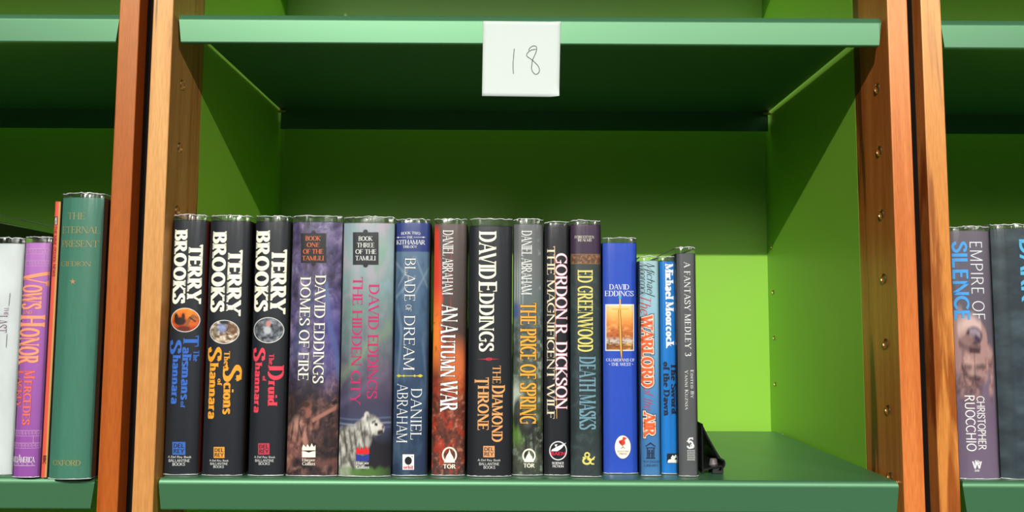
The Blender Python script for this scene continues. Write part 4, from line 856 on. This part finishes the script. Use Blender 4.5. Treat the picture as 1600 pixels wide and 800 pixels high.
PK = (226, 178, 222); ks = []
def greek(z, l, r, t, bb, n):
    out = []; s = (r-l)/n
    for k in range(n):
        x = l+k*s; pts = [(x, bb), (x, t), (x+s*.75, t), (x+s*.75, t+(bb-t)*.65), (x+s*.38, t+(bb-t)*.65), (x+s*.38, t+(bb-t)*.38)]
        out += b.path([z.p(*p_) for p_ in pts], .55, False)
    out += b.path([z.p(l, t-6), z.p(r, t-6)], .55, False)+b.path([z.p(l, bb+5), z.p(r, bb+5)], .55, False); return out
b.lay('greek_key_band', [(PK, greek(zm, 190, 380, 350, 380, 8)+greek(zm, 186, 376, 442, 472, 8)+b.path([zm.p(345, 388), zm.p(343, 435)], .6, False)+b.path([zm.p(380, 345), zm.p(374, 475)], .6, False))], 'pale pink key pattern')
b.lay('greek_key_band', [(PK, greek(zo, 82, 246, 296, 320, 8)+greek(zo, 78, 242, 374, 396, 8)+b.path([zo.p(208, 326), zo.p(207, 370)], .6, False)+b.path([zo.p(248, 290), zo.p(243, 400)], .6, False))], 'pale pink key pattern')
b.lay('publisher_lettering', [(WHITE, b.across('WILD', zo(70, 112, 455, 490), SERIF)+b.across('A', zo(112, 132, 440, 490), SERIF)+b.across('MERICA', zo(132, 215, 455, 490), SERIF)+b.across('BOOKS', zo(78, 205, 495, 504), THIN, 0, .9)+[b.box(*zo(72, 216, 509, 511))])], 'white lettering')
def paint(u, t, w, h):
    n = fbm(u*3, t*6, 111); return ramp(n, [(.2, (196, 202, 203)), (.8, (212, 218, 218))])
b = Book('hardcover_book', 'white book with a small purple title at the left edge of the photograph', LROW, (-52, 35, 380.5), (-78, 15.5, 742.5), 0.0080, (150, 154, 152), paint, sleeve=0.0050, seed=24)
VL = (110, 44, 96)
b.lay('title_lettering', [(VL, b.down('THE', (6.5, 12.5, 480, 493), LIGHT)+b.down('LAST', (-6, 10.5, 493, 520), LIGHT))], 'small purple lettering')
b.lay('rule_line', [((70, 66, 76), b.path([(15.3, 458), (13.3, 478)], .7, False)+b.path([(10.6, 522), (9.2, 543)], .7, False))])
b = Book('hardcover_book', 'dark clear sleeved book behind the white book, mostly outside the left edge', LROW, (-110, -55, 338), (-135, -82, 742), 0.0120, (40, 42, 46), flat((40, 42, 46)), sleeve=0.0080, depth=0.17, seed=25)

# ------------------------------------------------------------------ right bookcase books
RROW = 'books on the right bookcase shelf'
def paint(u, t, w, h):
    n = fbm(u*3, t*8, 121); m = fbm(u*8, t*26, 122)
    im = ramp(t+.03*(n-.5), [(0, (112, 104, 116)), (.25, (106, 98, 112)), (.42, (104, 94, 106)), (.6, (126, 108, 126)), (.75, (118, 100, 122)), (1, (122, 106, 130))])
    rb = ramp(m, [(.25, (78, 54, 56)), (.5, (150, 112, 108)), (.75, (196, 158, 150))])               # hooded statue-like figure
    q2 = fbm(u*16, t*60, 125)
    torso = np.maximum.reduce([ell(u, t, .42, .545, .40, .095, .3), ell(u, t, .12, .50, .22, .05, .4), ell(u, t, .80, .52, .18, .050, .35), ell(u, t, .30, .64, .30, .08, .4), line(u, t, [(.86, .52), (.9, .60), (.84, .66)], .07, .6)])*np.clip((.74-t)*9, 0, 1)
    im = im*(1-torso[..., None]*.9)+rb*torso[..., None]*.9
    for cx_, cy_, rx_, ry_ in ((.30, .525, .15, .030), (.58, .525, .15, .030), (.36, .575, .08, .022), (.52, .575, .08, .022), (.84, .50, .10, .03)): im = over(im, ell(u, t, cx_, cy_, rx_, ry_, .9)*.55*np.clip((.74-t)*9, 0, 1), (206, 170, 162))
    for pth in ([(.44, .50), (.44, .62)], [(.2, .552), (.36, .556)], [(.5, .556), (.7, .552)], [(.3, .60), (.56, .602)], [(.7, .49), (.74, .56)], [(.14, .55), (.2, .62)]): im = over(im, line(u, t, pth, .018, .8)*.6, (74, 50, 52))
    hood = np.maximum.reduce([ell(u, t, .38, .418, .30, .052, .14), line(u, t, [(.14, .40), (.02, .44), (.05, .49)], .11, .3), line(u, t, [(.62, .425), (.74, .46), (.6, .475)], .07, .3)])
    im = over(im, hood, (176, 140, 136)); im = over(im, line(u, t, [(.10, .40), (.26, .375), (.46, .372), (.62, .40)], .05, .8)*.8, (222, 194, 188)); im = over(im, line(u, t, [(.1, .46), (.25, .478), (.6, .476)], .03, .8)*.7, (92, 64, 66))
    im = over(im, ell(u, t, .46, .428, .20, .036, .35), (50, 38, 44)); im = over(im, ell(u, t, .52, .434, .13, .024, .7)*.8, (104, 84, 98)); im = over(im, ell(u, t, .30, .446, .15, .022, .5)*.9, (150, 116, 114)); im = over(im, line(u, t, [(.36, .412), (.5, .410), (.6, .424)], .03, .9)*.6, (196, 176, 190)); im = over(im, line(u, t, [(.50, .436), (.60, .448)], .016, .7)*.8, (60, 36, 72))
    im = over(im, line(u, t, [(.34, .487), (.58, .49)], .014, .6)*.8, (60, 40, 44))
    return im
b = Book('hardcover_book', 'mauve grey book with blue title and a hooded figure, beside the orange post', RROW, (1488, 1547, 360.5), (1502, 1566, 748.5), 0.0110, (100, 90, 104), paint, sleeve=0.0035, seed=31)
b.lay('title_lettering', [((80, 170, 232), b.down('SILENCE', (1491, 1513, 377, 500), SANSB)), ((236, 238, 242), b.down('EMPIRE OF', (1517, 1536.5, 378, 499), THIN, 0, .08))], 'blue and white lettering')
b.lay('author_lettering', [(WHITE, b.down('CHRISTOPHER', (1527, 1539.5, 619, 703), SANS)+b.down('RUOCCHIO', (1509, 1524, 618, 705), SANS, 0, .04))], 'white lettering')
q = zl_.p
b.lay('publisher_emblem', [(WHITE, b.across('D', zl_(275, 302, 530, 552), SERIF)+b.across('W', zl_(262, 314, 536, 574), SANSB)+b.across('DAW', zl_(276, 301, 578, 590), SANSB))], 'white letter emblem')
def paint(u, t, w, h):
    n = fbm(u*3, t*22, 131); return ramp(n, [(.3, (50, 62, 70)), (.55, (62, 76, 84)), (.8, (76, 92, 100))])
b = Book('hardcover_book', 'dark teal grey book with light blue letters at the right edge of the photograph', RROW, (1551, 1640, 357), (1572, 1664, 750.5), 0.0110, (50, 60, 68), paint, sleeve=0.0035, seed=32, bulge=.09, pw=3)
b.lay('title_lettering', [((92, 184, 222), b.down('DARK', (1594, 1622, 374, 472), SANSB))], 'light blue lettering')
def paint(u, t, w, h): return np.zeros(u.shape+(3,))+C(60, 70, 80)

# ------------------------------------------------------------------ paper note
def build_note():
    vs, fs = [], []; n = 20; y = 0.0074
    c = [at(755, 33, y), at(876, 34.3, y), at(873.5, 152.3, y), at(753.3, 151, y)]
    for r in range(n+1):
        for k in range(n+1):
            u, v = k/n, r/n
            x = (c[0][0]*(1-u)+c[1][0]*u)*(1-v)+(c[3][0]*(1-u)+c[2][0]*u)*v; z = (c[0][1]*(1-u)+c[1][1]*u)*(1-v)+(c[3][1]*(1-u)+c[2][1]*u)*v
            dy = -0.0022*v*v*(1-0.3*u) - 0.010*max(0, u+v-1.88)**1.2*5 - 0.006*max(0, u-v-.86)*1.5
            vs.append((x, y+dy, z))
    for r in range(n):
        for k in range(n): fs.append((r*(n+1)+k, (r+1)*(n+1)+k, (r+1)*(n+1)+k+1, r*(n+1)+k+1))
    t = empty('paper_note', ((c[0][0]+c[1][0])/2, y, c[3][1]), 'square white paper note with a handwritten number, stuck to the upper middle shelf', 'paper note')
    ox, oy, oz = t.location; vs2 = [(a-ox, b_-oy, d-oz) for a, b_, d in vs]
    m = principled('white_paper', (0.63, 0.71, 0.675), 0.75, 0.2)
    o = mesh_obj('paper_sheet', vs2, fs, m, t, smooth=True)
    md = o.modifiers.new('thickness', 'SOLIDIFY'); md.thickness = 0.0002; md.offset = 1
    z = zoomed(720, 0, 4.706); strokes = [[(393, 360), (388, 420), (384, 480), (387, 547)],
        [(500, 375), (505, 358), (525, 342), (546, 340), (558, 352), (554, 382), (541, 414), (527, 445), (522, 480), (520, 508), (530, 533), (548, 549), (568, 542), (578, 521), (570, 490), (545, 462), (515, 436), (490, 419), (484, 405), (495, 386), (520, 370), (552, 363)]]
    vs, fs = [], []
    for s_ in strokes:
        for qd in stroke(smooth_path([z.p(*p_) for p_ in s_], 6), lambda a, b_: 1.05):
            k = len(vs)
            for p_ in qd:
                x, zz = at(p_[0], p_[1], y); u = (x-c[0][0])/(c[1][0]-c[0][0]); v = (c[0][1]-zz)/(c[0][1]-c[3][1])
                vs.append((x-ox, -0.0022*v*v*(1-0.3*u)-0.00045, zz-oz))
            fs.append((k, k+1, k+2, k+3))
    mesh_obj('handwritten_number', vs, fs, ink((60, 62, 66)), t)['label'] = 'thin grey pen strokes'
build_note()

# ------------------------------------------------------------------ bookend
def build_bookend():
    m = principled('glossy_black_plastic', (0.012, 0.013, 0.014), 0.22, 0.6)
    yf, yb = 0.030, 0.135
    xl, zz = at(1095.5, 662, yf); xr, _ = at(1133.5, 712, yf); H = zz; Wd = xr-xl
    t = empty('bookend', (xl, yf, 0.0), 'black plastic bookend propping up the grey book at the right end of the row', 'bookend')
    out = [(0.0, H), (0.0012, H-0.0005)]
    for a, b_ in ((.30, .74), (.58, .50), (.80, .33)): out.append((Wd*a, H*b_))
    for k in range(8):
        a = math.radians(35-k*18); out.append((Wd-0.006+0.006*math.cos(a), H*.24+0.006*math.sin(a)-0.001))
    out += [(Wd-0.003, 0.0075), (Wd*.45, 0.0058), (0.0, 0.0030)]
    vs, fs = [], []; T = 0.0016; n = len(out); dy = yb-yf
    inn = []
    for i, (x, z) in enumerate(out):
        a = out[max(0, i-1)]; c_ = out[min(n-1, i+1)]; dx, dz = c_[0]-a[0], c_[1]-a[1]; l = math.hypot(dx, dz); inn.append((x+dz/l*T, z-dx/l*T))
    prof = out+inn[::-1]; k = len(prof)
    for yy in (0.0, dy):
        for x, z in prof: vs.append((max(0.0002, x), yy, max(0.0008, z)))
    for i in range(k): j = (i+1) % k; fs.append((i, j, k+j, k+i))
    for i in range(n-1):
        q0, q1, r0, r1 = i, i+1, k-1-i, k-2-i; fs.append((q0, r0, r1, q1)); fs.append((k+q0, k+q1, k+r1, k+r0))
    o = mesh_obj('curved_brace', vs, fs, m, t)
    bm = bmesh.new(); bm.from_mesh(o.data); bmesh.ops.recalc_face_normals(bm, faces=bm.faces); bm.to_mesh(o.data); bm.free()
    bevel_box('upright_plate', (0.0002, 0.0, 0.0008), (0.0018, dy, H), m, t, 0.0004, 1)
    bevel_box('back_web', (0.0018, dy-0.004, 0.006), (Wd*.55, dy-0.002, H*.45), m, t, 0.0, 1)
    bevel_box('foot_block', (Wd*.48, 0.003, 0.0), (Wd*.95, 0.022, 0.0062), principled('black_rubber', (0.02, 0.02, 0.02), 0.6, 0.3), t, 0.001, 2)
    vs, fs = [], []; nn = 18; cx, cyy = Wd*.62, 0.012
    pr = [(0.0, 0.0070), (0.0048, 0.0070), (0.0040, 0.0088), (0.0034, 0.0125), (0.0028, 0.0135), (0.0, 0.0137)]
    for r, z in pr:
        for i in range(nn): a = 2*PI*i/nn; vs.append((cx+r*math.cos(a), cyy+r*math.sin(a), z))
    for s_ in range(len(pr)-1):
        for i in range(nn): fs.append((s_*nn+i, s_*nn+(i+1) % nn, (s_+1)*nn+(i+1) % nn, (s_+1)*nn+i))
    mesh_obj('screw_knob', vs, fs, principled('grey_plastic', (0.16, 0.14, 0.14), 0.45, 0.4), t, smooth=True)['label'] = 'grey screw knob'
build_bookend()
